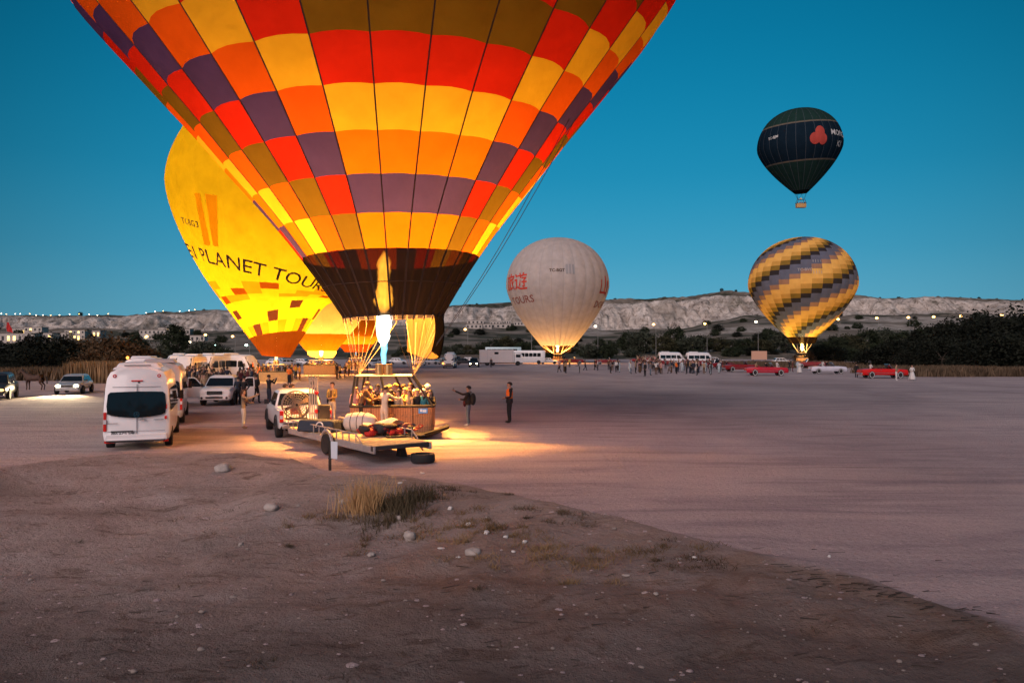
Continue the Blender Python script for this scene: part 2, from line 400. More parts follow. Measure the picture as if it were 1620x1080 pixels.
stone = ramp(nz(.16, (1, .6, .35), 8, .65, .5), [(.30, (.16, .14, .12)), (.40, (.48, .42, .37)), (.56, (.70, .63, .56)), (.8, (.80, .76, .72))])
strata = ramp(nz(.5, (.12, .12, 1.6), 4, .6), [(.4, (.8, .79, .78)), (.55, (1, 1, 1))])
stone = mixc(.8, stone, strata, 'MULTIPLY')
gul = ramp(nz(.34, (1, .5, .10), 6, .7, .8), [(.36, (.42, .38, .34)), (.46, (1, 1, 1))])
stone = mixc(.9, stone, gul, 'MULTIPLY')
spk = ramp(nz(.20, (1, .7, 1.4), 7, .75), [(.60, (1, 1, 1)), (.66, (.16, .17, .12))])
stone = mixc(.95, stone, spk, 'MULTIPLY')
soil2 = ramp(nz(.05, (1, 1, 1), 8, .65), [(.3, (.14, .118, .092)), (.5, (.23, .195, .155)), (.7, (.33, .285, .235))])
bush2 = ramp(nz(.3, (1, 1, 1), 6, .7), [(.3, (.025, .032, .02)), (.7, (.065, .07, .045))])
gsoil = mixc(mth('MULTIPLY', sp.outputs[1], .85), soil2, bush2)
tf = mth('MULTIPLY', sp.outputs[0], ramp(nz(.10, (1, .8, 1.3), 7, .7), [(.33, (.15, .15, .15)), (.47, (1, 1, 1))]))
L.new(mixc(tf, gsoil, stone), b.inputs['Base Color'])
bpn = N.new('ShaderNodeBump'); bpn.inputs['Strength'].default_value = .9; bpn.inputs['Distance'].default_value = 3.0
L.new(nz(.22, (1, 1, .5), 8, .68, .6), bpn.inputs['Height']); L.new(bpn.outputs[0], b.inputs['Normal'])
hme.materials.append(hm); tag(link('hills', hme), kind='structure')
def hz(px, d):
    """height of the hillside or field at column px, distance d"""
    if d <= 255: return gz((px-810)*d/1200, d)
    i = int(np.clip(np.searchsorted(dd, d), 1, len(dd)-1)); j = int(np.clip(round((px+700)/2.5), 0, len(hp)-1))
    f = (d-dd[i-1])/(dd[i]-dd[i-1]); return float(z[i-1, j]*(1-f)+z[i, j]*f)
def hill_at(px, py, dmin=270, dmax=700):
    """first point of the hillside seen at that spot of the photo"""
    for d in np.arange(dmin, dmax, 3.0):
        zz = hz(px, d)
        if zz >= 3.3+(553-py)/1200*d: return Vector(((px-810)*d/1200, d, zz))
    d = dmax; return Vector(((px-810)*d/1200, d, hz(px, d)))

# ================================================================== PLANTS
def leafmat(name, c, v=.5):
    m = bpy.data.materials.new(name); m.use_nodes = True; N, L = nodes_of(m); b = N['Principled BSDF']
    g = N.new('ShaderNodeNewGeometry'); n = N.new('ShaderNodeTexNoise'); n.inputs['Scale'].default_value = .55; n.inputs['Detail'].default_value = 4
    L.new(g.outputs['Position'], n.inputs[0]); r_ = N.new('ShaderNodeValToRGB'); e = r_.color_ramp
    e.elements[0].position = .35; e.elements[0].color = (*[x*(1-v) for x in c], 1); e.elements[1].position = .68; e.elements[1].color = (*[x*(1+v) for x in c], 1)
    L.new(n.outputs[0], r_.inputs[0]); L.new(r_.outputs[0], b.inputs['Base Color']); b.inputs['Roughness'].default_value = .8; b.inputs['Specular IOR Level'].default_value = .15
    MATS[name] = m; return m
LEAF = leafmat('dark_green_leaves', (.028, .038, .020)); LEAF2 = leafmat('grey_green_leaves', (.055, .065, .045)); LEAF3 = leafmat('brown_leaves', (.085, .055, .030))
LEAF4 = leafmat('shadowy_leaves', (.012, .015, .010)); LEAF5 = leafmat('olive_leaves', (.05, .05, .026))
BARK = mat('bark', (.09, .07, .055), .9, noise_amt=.3)
def crown_mesh(name, m, seed, w, h, z0, nclump, per, leaf, shape='round', squash=1.0):
    r_ = np.random.RandomState(seed); P = []; n = 0; C = []
    while n < nclump:
        u = r_.normal(size=3); u /= np.linalg.norm(u); rad = r_.uniform(.35, 1)**.5
        p = u*rad
        zz = (p[2]+1)/2
        if shape == 'poplar': k = (.55+.75*math.sin(PI*min(1, zz*.9+.08)))*.75
        elif shape == 'bush': k = 1.05-.35*zz; zz = zz*zz*.5+zz*.5
        else: k = 1.0
        k *= .82+.36*r_.rand()
        C.append((p[0]*w/2*k, p[1]*w/2*k*squash, z0+zz*h)); n += 1
    C = np.array(C); idx = np.repeat(np.arange(nclump), per); cs = np.array([r_.uniform(.5, 1.5) for _ in range(nclump)])*w*.085
    off = r_.normal(size=(len(idx), 3))*cs[idx][:, None]*.8; c = C[idx]+off; c[:, 2] = np.maximum(c[:, 2], .05)
    a = r_.normal(size=(len(c), 3)); a /= np.linalg.norm(a, axis=1)[:, None]; b_ = np.cross(a, r_.normal(size=(len(c), 3))); b_ /= np.linalg.norm(b_, axis=1)[:, None]
    sz = leaf*r_.uniform(.6, 1.4, size=(len(c), 1)); v = np.stack([c-a*sz, c+b_*sz*.55, c+a*sz, c-b_*sz*.55], 1).reshape(-1, 3)
    me = bpy.data.meshes.new(name); me.vertices.add(len(v)); me.vertices.foreach_set('co', v.ravel()); nf = len(c)
    me.loops.add(nf*4); me.loops.foreach_set('vertex_index', np.arange(nf*4)); me.polygons.add(nf)
    me.polygons.foreach_set('loop_start', np.arange(nf)*4); me.polygons.foreach_set('loop_total', np.full(nf, 4)); me.update(calc_edges=True)
    me.materials.append(m); return me, C
def trunk_mesh(C, z0, r0, seed, k=6):
    m = MB(); r_ = random.Random(seed); top = Vector((r_.uniform(-.2, .2), r_.uniform(-.2, .2), z0+.5))
    m.cyl((0, 0, -.3), top, r0, r0*.7, 7)
    for c in r_.sample(list(range(len(C))), min(k, len(C))):
        p = Vector(C[c]); q = top.lerp(p, .5)+Vector((0, 0, .2)); m.cyl(top, q, r0*.5, r0*.3, 5); m.cyl(q, p, r0*.3, r0*.08, 5)
    return m
TREES = {}
def tree_proto(kind, leafm, seed, w, h, z0, nclump, per, leaf, shape, r0, squash=1):
    me, C = crown_mesh('crown', leafm, seed, w, h, z0, nclump, per, leaf, shape, squash)
    TREES[kind] = (me, trunk_mesh(C, z0+h*.25, r0, seed).mesh('trunk', BARK))
tree_proto('bush1', LEAF, 1, 5, 3.6, .1, 60, 30, .22, 'bush', .12)
tree_proto('bush2', LEAF2, 2, 5, 3.4, .1, 60, 30, .22, 'bush', .12)
tree_proto('bush3', LEAF3, 3, 5, 3.4, .1, 80, 34, .15, 'bush', .12)
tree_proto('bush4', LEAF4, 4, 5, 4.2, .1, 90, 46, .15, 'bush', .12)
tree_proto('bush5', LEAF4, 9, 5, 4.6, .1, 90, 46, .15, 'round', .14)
tree_proto('tree1', LEAF, 5, 6, 6, .8, 90, 36, .24, 'round', .2)
tree_proto('tree2', LEAF2, 6, 6, 5, .8, 80, 34, .26, 'round', .2)
tree_proto('tree3', LEAF5, 7, 6, 5.5, .6, 80, 34, .24, 'round', .2)
tree_proto('poplar', LEAF, 8, 5.6, 9.5, .6, 170, 40, .2, 'poplar', .3)
def plant(kind, p, s, label, cat='shrub', group=None, rz=None, name=None):
    n = name or ('shrub' if cat == 'shrub' else 'tree')
    t = thing(n, p, label, cat, group, rnd.uniform(0, 6.28) if rz is None else rz); t.scale = s if hasattr(s, '__len__') else (s,)*3
    a, b_ = TREES[kind]; link('crown', a, t); link('trunk', b_, t); return t
# ================================================================== BALLOONS
F_RED = fabric('red_cloth', (.72, .035, .018)); F_YEL = fabric('gold_cloth', (.94, .72, .05)); F_ORA = fabric('orange_cloth', (.86, .17, .015))
F_AMB = fabric('amber_cloth', (.92, .34, .014), tsc=.13); F_LEM = fabric('lemon_cloth', (.95, .70, .12)); F_PUR = fabric('purple_cloth', (.085, .066, .30))
F_OLI = fabric('olive_cloth', (.20, .15, .022)); F_BLK = fabric('black_cloth', (.020, .018, .028), transp=.011, tsc=.03)
F_WHT = fabric('white_cloth', (.60, .63, .68), dsc=1, tsc=.4); F_CRM = fabric('cream_cloth', (.95, .76, .40), tsc=.4, dsc=.4); F_NVY = fabric('navy_cloth', (.016, .036, .060), tsc=.1, dsc=1)
F_GRN = fabric('green_cloth', (.030, .075, .065), tsc=.1, dsc=1); F_TAN = fabric('tan_cloth', (.26, .22, .17), tsc=.1, dsc=1); F_GRY = fabric('slate_cloth', (.15, .19, .31), dsc=1, tsc=.12); F_PNK = fabric('dusty_pink_cloth', (.45, .32, .28))
F_KHA = fabric('khaki_cloth', (.30, .24, .07)); F_MUS = fabric('mustard_cloth', (.75, .45, .12)); F_DNV = fabric('dark_navy_cloth', (.045, .052, .08)); F_SKR = fabric('dark_skirt_cloth', (.04, .025, .02), transp=.02, tsc=.04)
F_YL2 = fabric('yellow_cloth', (.98, .70, .022), tsc=.42, dsc=.3); F_OR2 = fabric('pale_orange_cloth', (.95, .40, .015), tsc=.42, dsc=.3); F_RSK = fabric('rust_skirt_cloth', (.62, .15, .02), tsc=.09)
TAPE = mat('load_tape', (.03, .02, .02), .8)
PRINTB = mat('dark_print', (.045, .02, .012), .8); PRINTR = mat('red_print', (.62, .05, .03), .8); PRINTO = fabric('orange_print', (.97, .55, .03), tsc=2.0, dsc=.3)
PRINTW = mat('white_print', (.5, .5, .48), .8); PRINTG = mat('grey_print', (.30, .30, .31), .8); PRINTM = mat('maroon_print', (.28, .10, .09), .8)
WICK = bpy.data.materials.new('wicker'); WICK.use_nodes = True; N, L = nodes_of(WICK); b = N['Principled BSDF']; b.inputs['Roughness'].default_value = .65
tco_ = N.new('ShaderNodeTexCoord')
w1 = N.new('ShaderNodeTexWave'); w1.wave_type = 'BANDS'; w1.bands_direction = 'Z'; w1.inputs['Scale'].default_value = 9; w1.inputs['Distortion'].default_value = .8
w2 = N.new('ShaderNodeTexWave'); w2.wave_type = 'BANDS'; w2.bands_direction = 'X'; w2.inputs['Scale'].default_value = 5; w2.inputs['Distortion'].default_value = .5
L.new(tco_.outputs['Object'], w1.inputs[0]); L.new(tco_.outputs['Object'], w2.inputs[0])
ad = N.new('ShaderNodeMath'); ad.operation = 'MULTIPLY'; L.new(w1.outputs[0], ad.inputs[0]); L.new(w2.outputs[0], ad.inputs[1])
r_ = N.new('ShaderNodeValToRGB'); r_.color_ramp.elements[0].color = (.27, .11, .045, 1); r_.color_ramp.elements[1].color = (.78, .40, .19, 1)
L.new(ad.outputs[0], r_.inputs[0]); L.new(r_.outputs[0], b.inputs['Base Color'])
bp = N.new('ShaderNodeBump'); bp.inputs['Strength'].default_value = .6; bp.inputs['Distance'].default_value = .02; L.new(ad.outputs[0], bp.inputs['Height']); L.new(bp.outputs[0], b.inputs['Normal'])
WICK2 = mat('flame_lit_wicker', (.58, .34, .13), .7, noise_amt=.2, noise_scale=9)  # flame light on the far baskets is put into this brighter wicker colour
FL_BLUE = fire('blue_flame', (.22, .72, 1), 12); FL_WHITE = fire('white_flame', (1, .93, .80), 26); FL_ORA = fire('orange_flame', (1, .46, .06), 300)
FL_FAR = fire('far_flame', (1, .62, .2), 16)
ORL = (1, .385, .07); ORL2 = (1, .62, .14)

def sphere_profile(zm, rm, zc, Rr, n=26):
    """inverted teardrop: nearly straight cone from the mouth into a flat-topped dome"""
    Q = []
    for i in range(121):
        t = 1-i/120; Q.append((zc-(zc-zm)*t, rm+(Rr-rm)*(1-t**1.5)))
    for i in range(1, 121):
        a = PI/2*i/120; Q.append((zc+Rr*.93*math.sin(a), max(Rr*math.cos(a)**.92, .02)))
    k = [0]
    for a, b_ in zip(Q[:-1], Q[1:]): k.append(k[-1]+math.dist(a, b_))
    return [(float(np.interp(k[-1]*i/n, k, [q[0] for q in Q])), float(np.interp(k[-1]*i/n, k, [q[1] for q in Q]))) for i in range(n+1)]

class Env:
    def __init__(s, prof, gores, lean=(0, 0), th0=0, bulge=.02, warp=None):
        s.p = prof; s.n = gores; s.th0 = th0; s.bul = bulge; s.warp = warp
        z0 = prof[0][0]; s.T = Matrix.Translation((0, 0, z0)) @ Matrix.Rotation(R(lean[0]), 4, 'Y') @ Matrix.Rotation(R(lean[1]), 4, 'X') @ Matrix.Translation((0, 0, -z0))
        s.k = [0]
        for a, b in zip(prof[:-1], prof[1:]): s.k.append(s.k[-1]+math.dist(a, b))
    def rz(s, u):
        """radius and height at profile position u (0..rows), smooth between rings"""
        n = len(s.p)-1; u = min(max(u, 0), n-1e-6); i = int(u); f = u-i
        P = [s.p[max(i-1, 0)], s.p[i], s.p[i+1], s.p[min(i+2, n)]]
        return [0.5*((2*P[1][k])+(-P[0][k]+P[2][k])*f+(2*P[0][k]-5*P[1][k]+4*P[2][k]-P[3][k])*f*f+(-P[0][k]+3*P[1][k]-3*P[2][k]+P[3][k])*f**3) for k in (0, 1)]
    def pt(s, th, u, off=0):
        z, r = s.rz(u)
        ph = ((th-s.th0)/(2*PI)*s.n) % 1.0
        r = r*(1+s.bul*math.sin(PI*ph))+off
        if s.warp: z += s.warp(th, u)
        return s.T @ Vector((r*math.sin(th), -r*math.cos(th), z))
    def arc_u(s, dist):
        for i in range(len(s.k)-1):
            if dist <= s.k[i+1]: return i+(dist-s.k[i])/(s.k[i+1]-s.k[i])
        return len(s.k)-1.001
    def u_of_z(s, z):
        for i in range(len(s.p)-1):
            if s.p[i+1][0] >= z: return i+(z-s.p[i][0])/(s.p[i+1][0]-s.p[i][0])
        return len(s.p)-1.5
    def stamp(s, name, me2d, root, m, thc, z, roll=0, off=.06):
        """wraps a flat drawing (x right, y up, metres) on the cloth"""
        u0 = s.u_of_z(z); k0 = s.k[int(u0)]+(u0-int(u0))*(s.k[int(u0)+1]-s.k[int(u0)]); r0 = s.rz(u0)[1]; c, sn = math.cos(roll), math.sin(roll)
        vs, fs = me2d; out = []
        for x, y in vs:
            X = x*c-y*sn; Y = x*sn+y*c; u = s.arc_u(k0+Y); out.append(s.pt(thc+X/r0, u, off))
        q = MB().add(out, fs); return q.build(name, m, root, smooth=0)
def text2d(txt, size, bold=0):
    cu = bpy.data.curves.new('t', 'FONT'); cu.body = txt; cu.size = size; cu.align_x = 'CENTER'; cu.align_y = 'CENTER'; cu.offset = bold; cu.resolution_u = 3
    o = bpy.data.objects.new('t', cu); col.objects.link(o); dg = bpy.context.evaluated_depsgraph_get(); me = o.evaluated_get(dg).to_mesh()
    bm = bmesh.new(); bm.from_mesh(me); bmesh.ops.triangulate(bm, faces=bm.faces)
    for _ in range(2):
        e = [e for e in bm.edges if e.calc_length() > size*.28]
        if e: bmesh.ops.subdivide_edges(bm, edges=e, cuts=1); bmesh.ops.triangulate(bm, faces=bm.faces)
    vs = [(v.co.x, v.co.y) for v in bm.verts]; fs = [tuple(v.index for v in f.verts) for f in bm.faces]; bm.free()
    o.evaluated_get(dg).to_mesh_clear(); bpy.data.objects.remove(o); bpy.data.curves.remove(cu); return vs, fs
def poly2d(polys, n=1):
    vs = []; fs = []
    for p in polys: o = len(vs); vs += p; fs.append(tuple(range(o, o+len(p))))
    return vs, fs

def cloth_patch(env, g, r0, r1, nu, nv):
    w = 2*PI/env.n; P = MB(); vs = []
    for j in range(nv+1):
        for i in range(nu+1): vs.append(env.pt(env.th0+w*(g+min(max(i/nu, 1e-4), 1-1e-4)), r0+(r1-r0)*j/nv))
    fs = [(j*(nu+1)+i, j*(nu+1)+i+1, (j+1)*(nu+1)+i+1, (j+1)*(nu+1)+i) for j in range(nv) for i in range(nu)]
    return P.add(vs, fs)

def gore_envelope(root, env, colour, tape=True, tw=.05):
    rows = len(env.p)-1
    for g in range(env.n):
        ms = []; P = MB(); w = 2*PI/env.n; nu = 4; vs = []; fs = []
        for j in range(rows+1):
            for i in range(nu+1): vs.append(env.pt(env.th0+w*(g+min(max(i/nu, 1e-4), 1-1e-4)), j if j < rows else rows-.01))
        mi = []
        for j in range(rows):
            m = colour(j, g)
            if m not in ms: ms.append(m)
            for i in range(nu):
                a = j*(nu+1)+i; fs.append((a, a+1, a+nu+2, a+nu+1)); mi.append(ms.index(m))
        P.v = vs; P.f = fs; P.m = mi; P.build('gore', ms, root, smooth=180)

def basket(root, Lx, Ly, H, frame_z, fl=(0, 0), detail=False, frame=(1.9, 1.0), poles=None, rz=0, sway=(0, 0), off=(0, 0)):
    """wicker car, padded rim, poles, burner frame, burner"""
    M = Matrix.Translation((off[0], off[1], 0)) @ Matrix.Rotation(rz, 4, 'Z')
    w = MB(); t = .06; n = 7
    def rr(a, b_, rad, z, k=5):
        out = []
        for sx_, sy_, a0 in ((1, -1, -PI/2), (1, 1, 0), (-1, 1, PI/2), (-1, -1, PI)):
            for i in range(k+1):
                q = a0+PI/2*i/k; out.append(M @ Vector(((a/2-rad)*sx_+rad*math.cos(q), (b_/2-rad)*sy_+rad*math.sin(q), z)))
        return out
    w.loft([rr(Lx*.97, Ly*.95, .22, .03), rr(Lx*.985, Ly*.97, .22, H*.4), rr(Lx, Ly, .22, H), rr(Lx-2*t, Ly-2*t, .18, H), rr(Lx-2*t, Ly-2*t, .18, .10)], cap=True)
    bk_ = w.build('basket', WICK if detail else WICK2, root)
    rim = rr(Lx-.02, Ly-.02, .22, H+.03); MB().tube(rim+[rim[0]], .055, 8).build('padded_rim', BLACK, bk_)
    if detail:
        for zz in (.42, .80):
            q = rr(Lx*.985+.02, Ly*.97+.02, .22, zz); MB().tube(q+[q[0]], .012, 5).build('rope_binding', mat('rope_tan', (.30, .17, .09), .8), bk_)
        for k in range(3):
            x = -Lx/2+.8+k*(Lx-1.6)/2
            MB().cyl(M @ Vector((x, -Ly/2-.005, .05)), M @ Vector((x, -Ly/2-.02, H)), .013, n=5).build('stake', mat('dark_cane', (.12, .055, .03), .7), bk_)
        for k in range(3):
            x = -Lx/2+.7+k*(Lx-1.4)/2; hp_ = [M @ Vector((x+.11*math.cos(a), -Ly/2-.03-.05*math.sin(a), .86)) for a in np.linspace(0, PI, 7)]
            MB().tube(hp_, .014, 5).build('rope_handle', mat('rope_tan', (.30, .17, .09), .8), bk_)
    a, b_ = frame; cx_, cy_ = sway
    fr = [M @ Vector((cx_+sx_*a/2, cy_+sy_*b_/2, frame_z)) for sx_, sy_ in ((-1, -1), (1, -1), (1, 1), (-1, 1))]
    MB().tube(fr+[fr[0]], .03 if detail else .05, 6).tube([fr[0].lerp(fr[3], .5), fr[1].lerp(fr[2], .5)], .025, 6).build('burner_frame', STEEL, root)
    for k, (u, v, U, V) in enumerate(poles or [(-1, -1, -1, -1), (1, -1, 1, -1), (1, 1, 1, 1), (-1, 1, -1, 1)]):
        top = M @ Vector((cx_+u*a/2, cy_+v*b_/2, frame_z-.03)); bot = M @ Vector((U*(Lx/2-.05), V*(Ly/2-.05), H+.02))
        MB().cyl(bot, top, .045 if detail else .05, n=8).build('padded_pole', BLACK, root)
    bz = frame_z+.02; c = M @ Vector((cx_+fl[0], cy_+fl[1], 0))
    bn = MB()
    for dx in (-.17, .17): bn.cyl((c.x+dx, c.y, bz), (c.x+dx, c.y, bz+.42), .16, .16, 12)
    bn.cyl((c.x-.45, c.y, bz), (c.x+.45, c.y, bz), .03, n=6)
    bo = bn.build('burner', BRASS, root)
    if detail:
        for dx in (-.17, .17):
            MB().tube([Vector((c.x+dx+.15*math.cos(q), c.y+.15*math.sin(q), bz+.06+q*.012)) for q in np.linspace(0, 6*PI, 40)], .014, 5).build('burner_coil', BRASS, bo)
    return fr, Vector((c.x, c.y, bz+.42))

def flame(root, p, h, r, mats, seed=0, split=(.0, .3, .6, 1.0)):
    """ragged tongues of burning gas from the burner mouth p up to height h"""
    for k, (m, nm) in enumerate(zip(mats, ('blue_flame', 'white_flame', 'orange_flame'))):
        if m is None: continue
        z0, z1 = split[k], split[k+1]; z0 = max(0, z0-.10*(k > 0)); rings = []; n = 34
        for i in range(n+1):
            f = i/n; e = (.42+.40*f)*min(1, (1-f)*7+.15) if k == 0 else (.55+.5*math.sin(PI*f)**.7)*min(1, (1-f)*3+.06)*min(1, f*6+.35) if k == 1 else (.75+.15*math.sin(f*8))*min(1, (1-f)*4+.08)*min(1, f*5+.3)
            z = z0+(z1-z0)*f; q = r*e*(.85, 1.1, 1.6)[k]; rag = (.06, .26, .30)[k]
            ox = .22*r*(noise.noise(Vector((z*7, seed, k)))+.5*noise.noise(Vector((z*19, seed, 5)))); oy = .22*r*noise.noise(Vector((z*7, seed+9, k))); ring = []
            for a in np.linspace(0, 2*PI, 25)[:-1]:
                w = 1+rag*(noise.noise(Vector((2.2*math.cos(a), 2.2*math.sin(a), z*h*2.2+seed)))*1.6+noise.noise(Vector((4*math.cos(a), 4*math.sin(a), z*h*6+seed))))
                ring.append(Vector((p.x+ox+q*w*math.cos(a), p.y+oy+q*w*math.sin(a), p.z+h*z)))
            rings.append(ring)
        MB().loft(rings).build(nm, m, root, smooth=180)

# ---- the big patchwork balloon (nearest)
XA = -4.55
A = thing('hot_air_balloon', (XA, 29.2, gz(XA, 29.2)), 'huge patchwork balloon of red, orange, gold and purple squares over a full wicker basket', 'hot air balloon')
profA = [(4.52, 1.86), (5.68, 2.58), (6.75, 3.3), (7.82, 4.08), (8.9, 4.95), (10.02, 5.88), (11.14, 6.78), (12.27, 7.752), (13.42, 8.724), (14.56, 9.697), (15.75, 10.637), (17.1, 11.445), (18.5, 12.022), (20.0, 12.39), (21.5, 12.495), (23, 12.285), (24.4, 11.55), (25.7, 10.29), (26.7, 8.4), (27.4, 6.09), (27.8, 3.15), (27.95, 0.105)]
TA = R(5.7); eA = Env(profA, 28, (-1.8, 0), TA, .02)
seqA = [F_OLI, F_RED, F_YEL, F_ORA, F_PUR, F_RED, F_OLI, F_ORA, F_YEL, F_AMB, F_PUR, F_RED, F_OLI, F_AMB, F_YEL, F_RED, F_PUR, F_ORA]
preA = {-1: F_RED, -2: F_YEL, -3: F_ORA, -4: F_PUR, -5: F_RED, -6: F_OLI}
def colA(row, g):
    if row < 2: return F_BLK
    r = row-2; gg = (g+14) % 28-14; t = max(0, abs(gg-.5)-1.5); t = min(t, 12); i = int(5-r+t)
    if r == 0 and t == 0: return F_AMB
    if r == 2 and t == 0: return F_AMB
    return preA.get(i, F_RED) if i < 0 else seqA[i % len(seqA)]
for row in range(10):
    for g in range(28):
        cloth_patch(eA, g, row, row+1, 4, 3).build('panel', colA(row, g), A, smooth=180)
top = MB(); tm = [F_RED, F_OLI, F_YEL, F_ORA, F_PUR, F_AMB, F_BLK]
for row in range(10, 21):
    for g in range(28):
        q = cloth_patch(eA, g, row, row+1 if row < 20 else 20.99, 3, 2); top.add(q.v, q.f, tm.index(colA(row, g)))
tag(top.build('upper_panels', tm, A, smooth=180), kind='stuff')
def tape_mesh(env, th, u0, u1, w, n):
    """webbing sewn along a seam"""
    vs = []; fs = []
    for j in range(n+1):
        u = u0+(u1-u0)*j/n; r = env.rz(u)[1]
        for dth, off in ((-w/2, .004), (w/2, .004), (w/2, .016), (-w/2, .016)): vs.append(env.pt(th, u, off)+(env.T.to_3x3() @ Vector((math.cos(th), math.sin(th), 0)))*dth)
    for j in range(n):
        a = j*4
        for k in range(4): fs.append((a+k, a+(k+1) % 4, a+4+(k+1) % 4, a+4+k))
    return MB().add(vs, fs)
for g in range(28):
    tape_mesh(eA, TA+2*PI*g/28, 2, 12, .044, 20).build('load_tape', TAPE, A); tape_mesh(eA, TA+2*PI*g/28, 0, 2, .075, 8).build('load_tape', TAPE, A)
    MB().tube([eA.pt(TA+2*PI*g/28, .12, .02), eA.pt(TA+2*PI*g/28, -.0, .02)+Vector((0, 0, -.16))], .03, 6).build('seam_tab', TAPE, A)
for u_ in (.02, 1.0): MB().tube([eA.pt(TA+2*PI*k/112+.001, u_, .012) for k in range(113)], .016, 4).build('hem_tape', TAPE, A)
frA, bA = basket(A, 3.15, 1.7, 1.14, 2.30, fl=(-.06, 0), detail=True, frame=(2.15, 1.15), rz=R(4), sway=(-.32, 0), off=(0, 0),
                 poles=[(-1, -1, -1, -1), (-.55, -1, -.62, -1), (-.1, -1, -.12, -1), (1, -1, 1, -1), (.75, 1, .7, 1), (-.8, 1, -.9, 1), (.3, 1, .3, 1), (1, .2, 1, .2), (-1, .4, -1, .4)])
for g in range(28):
    th = TA+2*PI*g/28; p = eA.pt(th, 0)+Vector((0, 0, -.12)); k = [0, 1, 2, 3][(0 if math.cos(th) > 0 else 2)+((1 if math.sin(th) > 0 else 0) if math.cos(th) > 0 else (0 if math.sin(th) > 0 else 1))]
    q = p.lerp(frA[k], .5)+Vector((0, 0, -.05)); MB().tube([p, q, frA[k]], .0075, 5).build('steel_cable', mat('cable_wire', (.20, .15, .09), .5, .3), A)
# scoop on the right and far side of the mouth: dark outside, cream lining
def scoop(env, root, a0, a1, z1, k, off, m, name, parent=None):
    vs = []; nu, nv = 22, 8
    for j in range(nv+1):
        for i in range(nu+1):
            th = R(a0+(a1-a0)*i/nu); f = j/nv; p = env.pt(th, 0, off); zz = z1+.30*(abs(i/nu-.5)*2)**2
            p2 = Vector((p.x*k+.05, p.y*k, zz)); q = p.lerp(p2, f); bow = .10*math.sin(PI*f); q.x += bow*math.sin(th); q.y -= bow*math.cos(th); vs.append(q)
    fs = [(j*(nu+1)+i, (j+1)*(nu+1)+i, (j+1)*(nu+1)+i+1, j*(nu+1)+i+1) for j in range(nv) for i in range(nu)]
    return MB().add(vs, fs).build(name, m, parent or root, smooth=180)
scA = scoop(eA, A, 60, 172, 2.92, .90, .02, fabric('scoop_shell_cloth', (.02, .018, .02), tsc=.05), 'scoop')
scoop(eA, A, 84, 172, 2.92, .90, -.03, fabric('scoop_lining_cloth', (.22, .15, .07), tsc=.1, dsc=.55), 'scoop_lining', scA)
flame(A, bA, 4.35, .24, (FL_BLUE, FL_WHITE, FL_ORA), 2, (0, .26, .55, 1.0))
lamp_point(bA+Vector((0, 0, 3.6)), 11500, ORL, .22, A); lamp_point(bA+Vector((0, 0, 7.8)), 27000, ORL, .35, A)  # the higher lamp is added above the flame to brighten the upper panels
lamp_point(bA+Vector((0, 0, 1.95)), 1350, (1, .40, .085), .15, A)
# tether lines from the right shoulder down to the frame
tl = A
for dx in (0, .22):
    a = eA.pt(R(74), 6.2, .02)+Vector((dx, 0, 0)); c_ = frA[1]+Vector((.02, 0, 0)); MB().tube([a.lerp(c_, t)+Vector((0, 0, -.5*math.sin(PI*t))) for t in np.linspace(0, 1, 10)], .013, 5).build('tether_line', mat('dark_rope', (.05, .05, .055), .8), A)
# maker's plate
sgn = MB().box((0, 0, 0), (.34, .015, .19)).build('sign_plate', mat('sign_blue', (.06, .25, .62), .5), A, loc=Matrix.Rotation(R(4), 4, 'Z') @ Vector((1.16, -.885, 1.00)), rz=R(4))
for tx_, sx_ in ((-.07, .085), (.055, .14)):
    MB().box((tx_, -.010, .02 if tx_ < 0 else 0), (sx_, .006, .10), mi=0).build('white_mark', mat('white_sign', (.75, .77, .8), .5), sgn)

# ---- yellow balloon behind on the left
XB = wpos(437, 78).x
B = thing('hot_air_balloon', (XB, 78, 0), 'glowing yellow balloon with dark tour lettering leaning behind the patchwork balloon', 'hot air balloon'); B.scale = (.90,)*3
pB = sphere_profile(2.9, 1.55, 21.4, 12.75, 38)
def warpB(th, u): return 2.6*math.exp(-((u-4.4)/3.2)**2)*(.5+.5*math.sin(th+.3)) if u > .01 else 0
eB = Env(pB, 24, (4.5, 0), 0, .02, warpB)
F_MAR = fabric('maroon_cloth', (.34, .09, .05))
def colB(row, g):
    if row < 2: return F_RSK
    s = (row*2-g) % 6
    if 2 <= row <= 4 and s == 0: return F_MAR
    if row == 2 and g % 2: return F_OR2
    if 6 <= row <= 8: return F_ORA if (row*2-g) % 8 == 0 else F_OR2 if (row-g) % 4 < 2 else F_YL2
    if 26 <= row <= 30: return (F_OR2, F_YL2, F_ORA, F_OR2, F_YL2)[(g*2+row) % 5]
    if row > 30: return F_DNV if (g+row) % 4 == 0 else F_OR2
    return F_YL2
gore_envelope(B, eB, colB)
eB.stamp('lettering', text2d('GREEN PLANET TOURS', 2.3, .012), B, PRINTB, R(-19), 12.4, R(-12))
eB.stamp('registration', text2d('TC-BG3', .95, .006), B, PRINTB, R(-41), 16.2, R(-12))
eB.stamp('emblem', poly2d([[(-1.1, 2.6), (-.25, 2.6), (-.35, -2.8), (-1.3, -2.8)], [(.35, 2.6), (1.5, 2.6), (.9, -2.8), (.15, -2.8)]]), B, PRINTO, R(-25), 16.4, R(-6), .22)
frB, bB = basket(B, 3.6, 1.7, 1.15, 1.95, frame=(2.2, 1.1))
flame(B, bB, 3.0, .16, (None, FL_FAR, FL_FAR), 5, (0, .0, .5, 1.0))
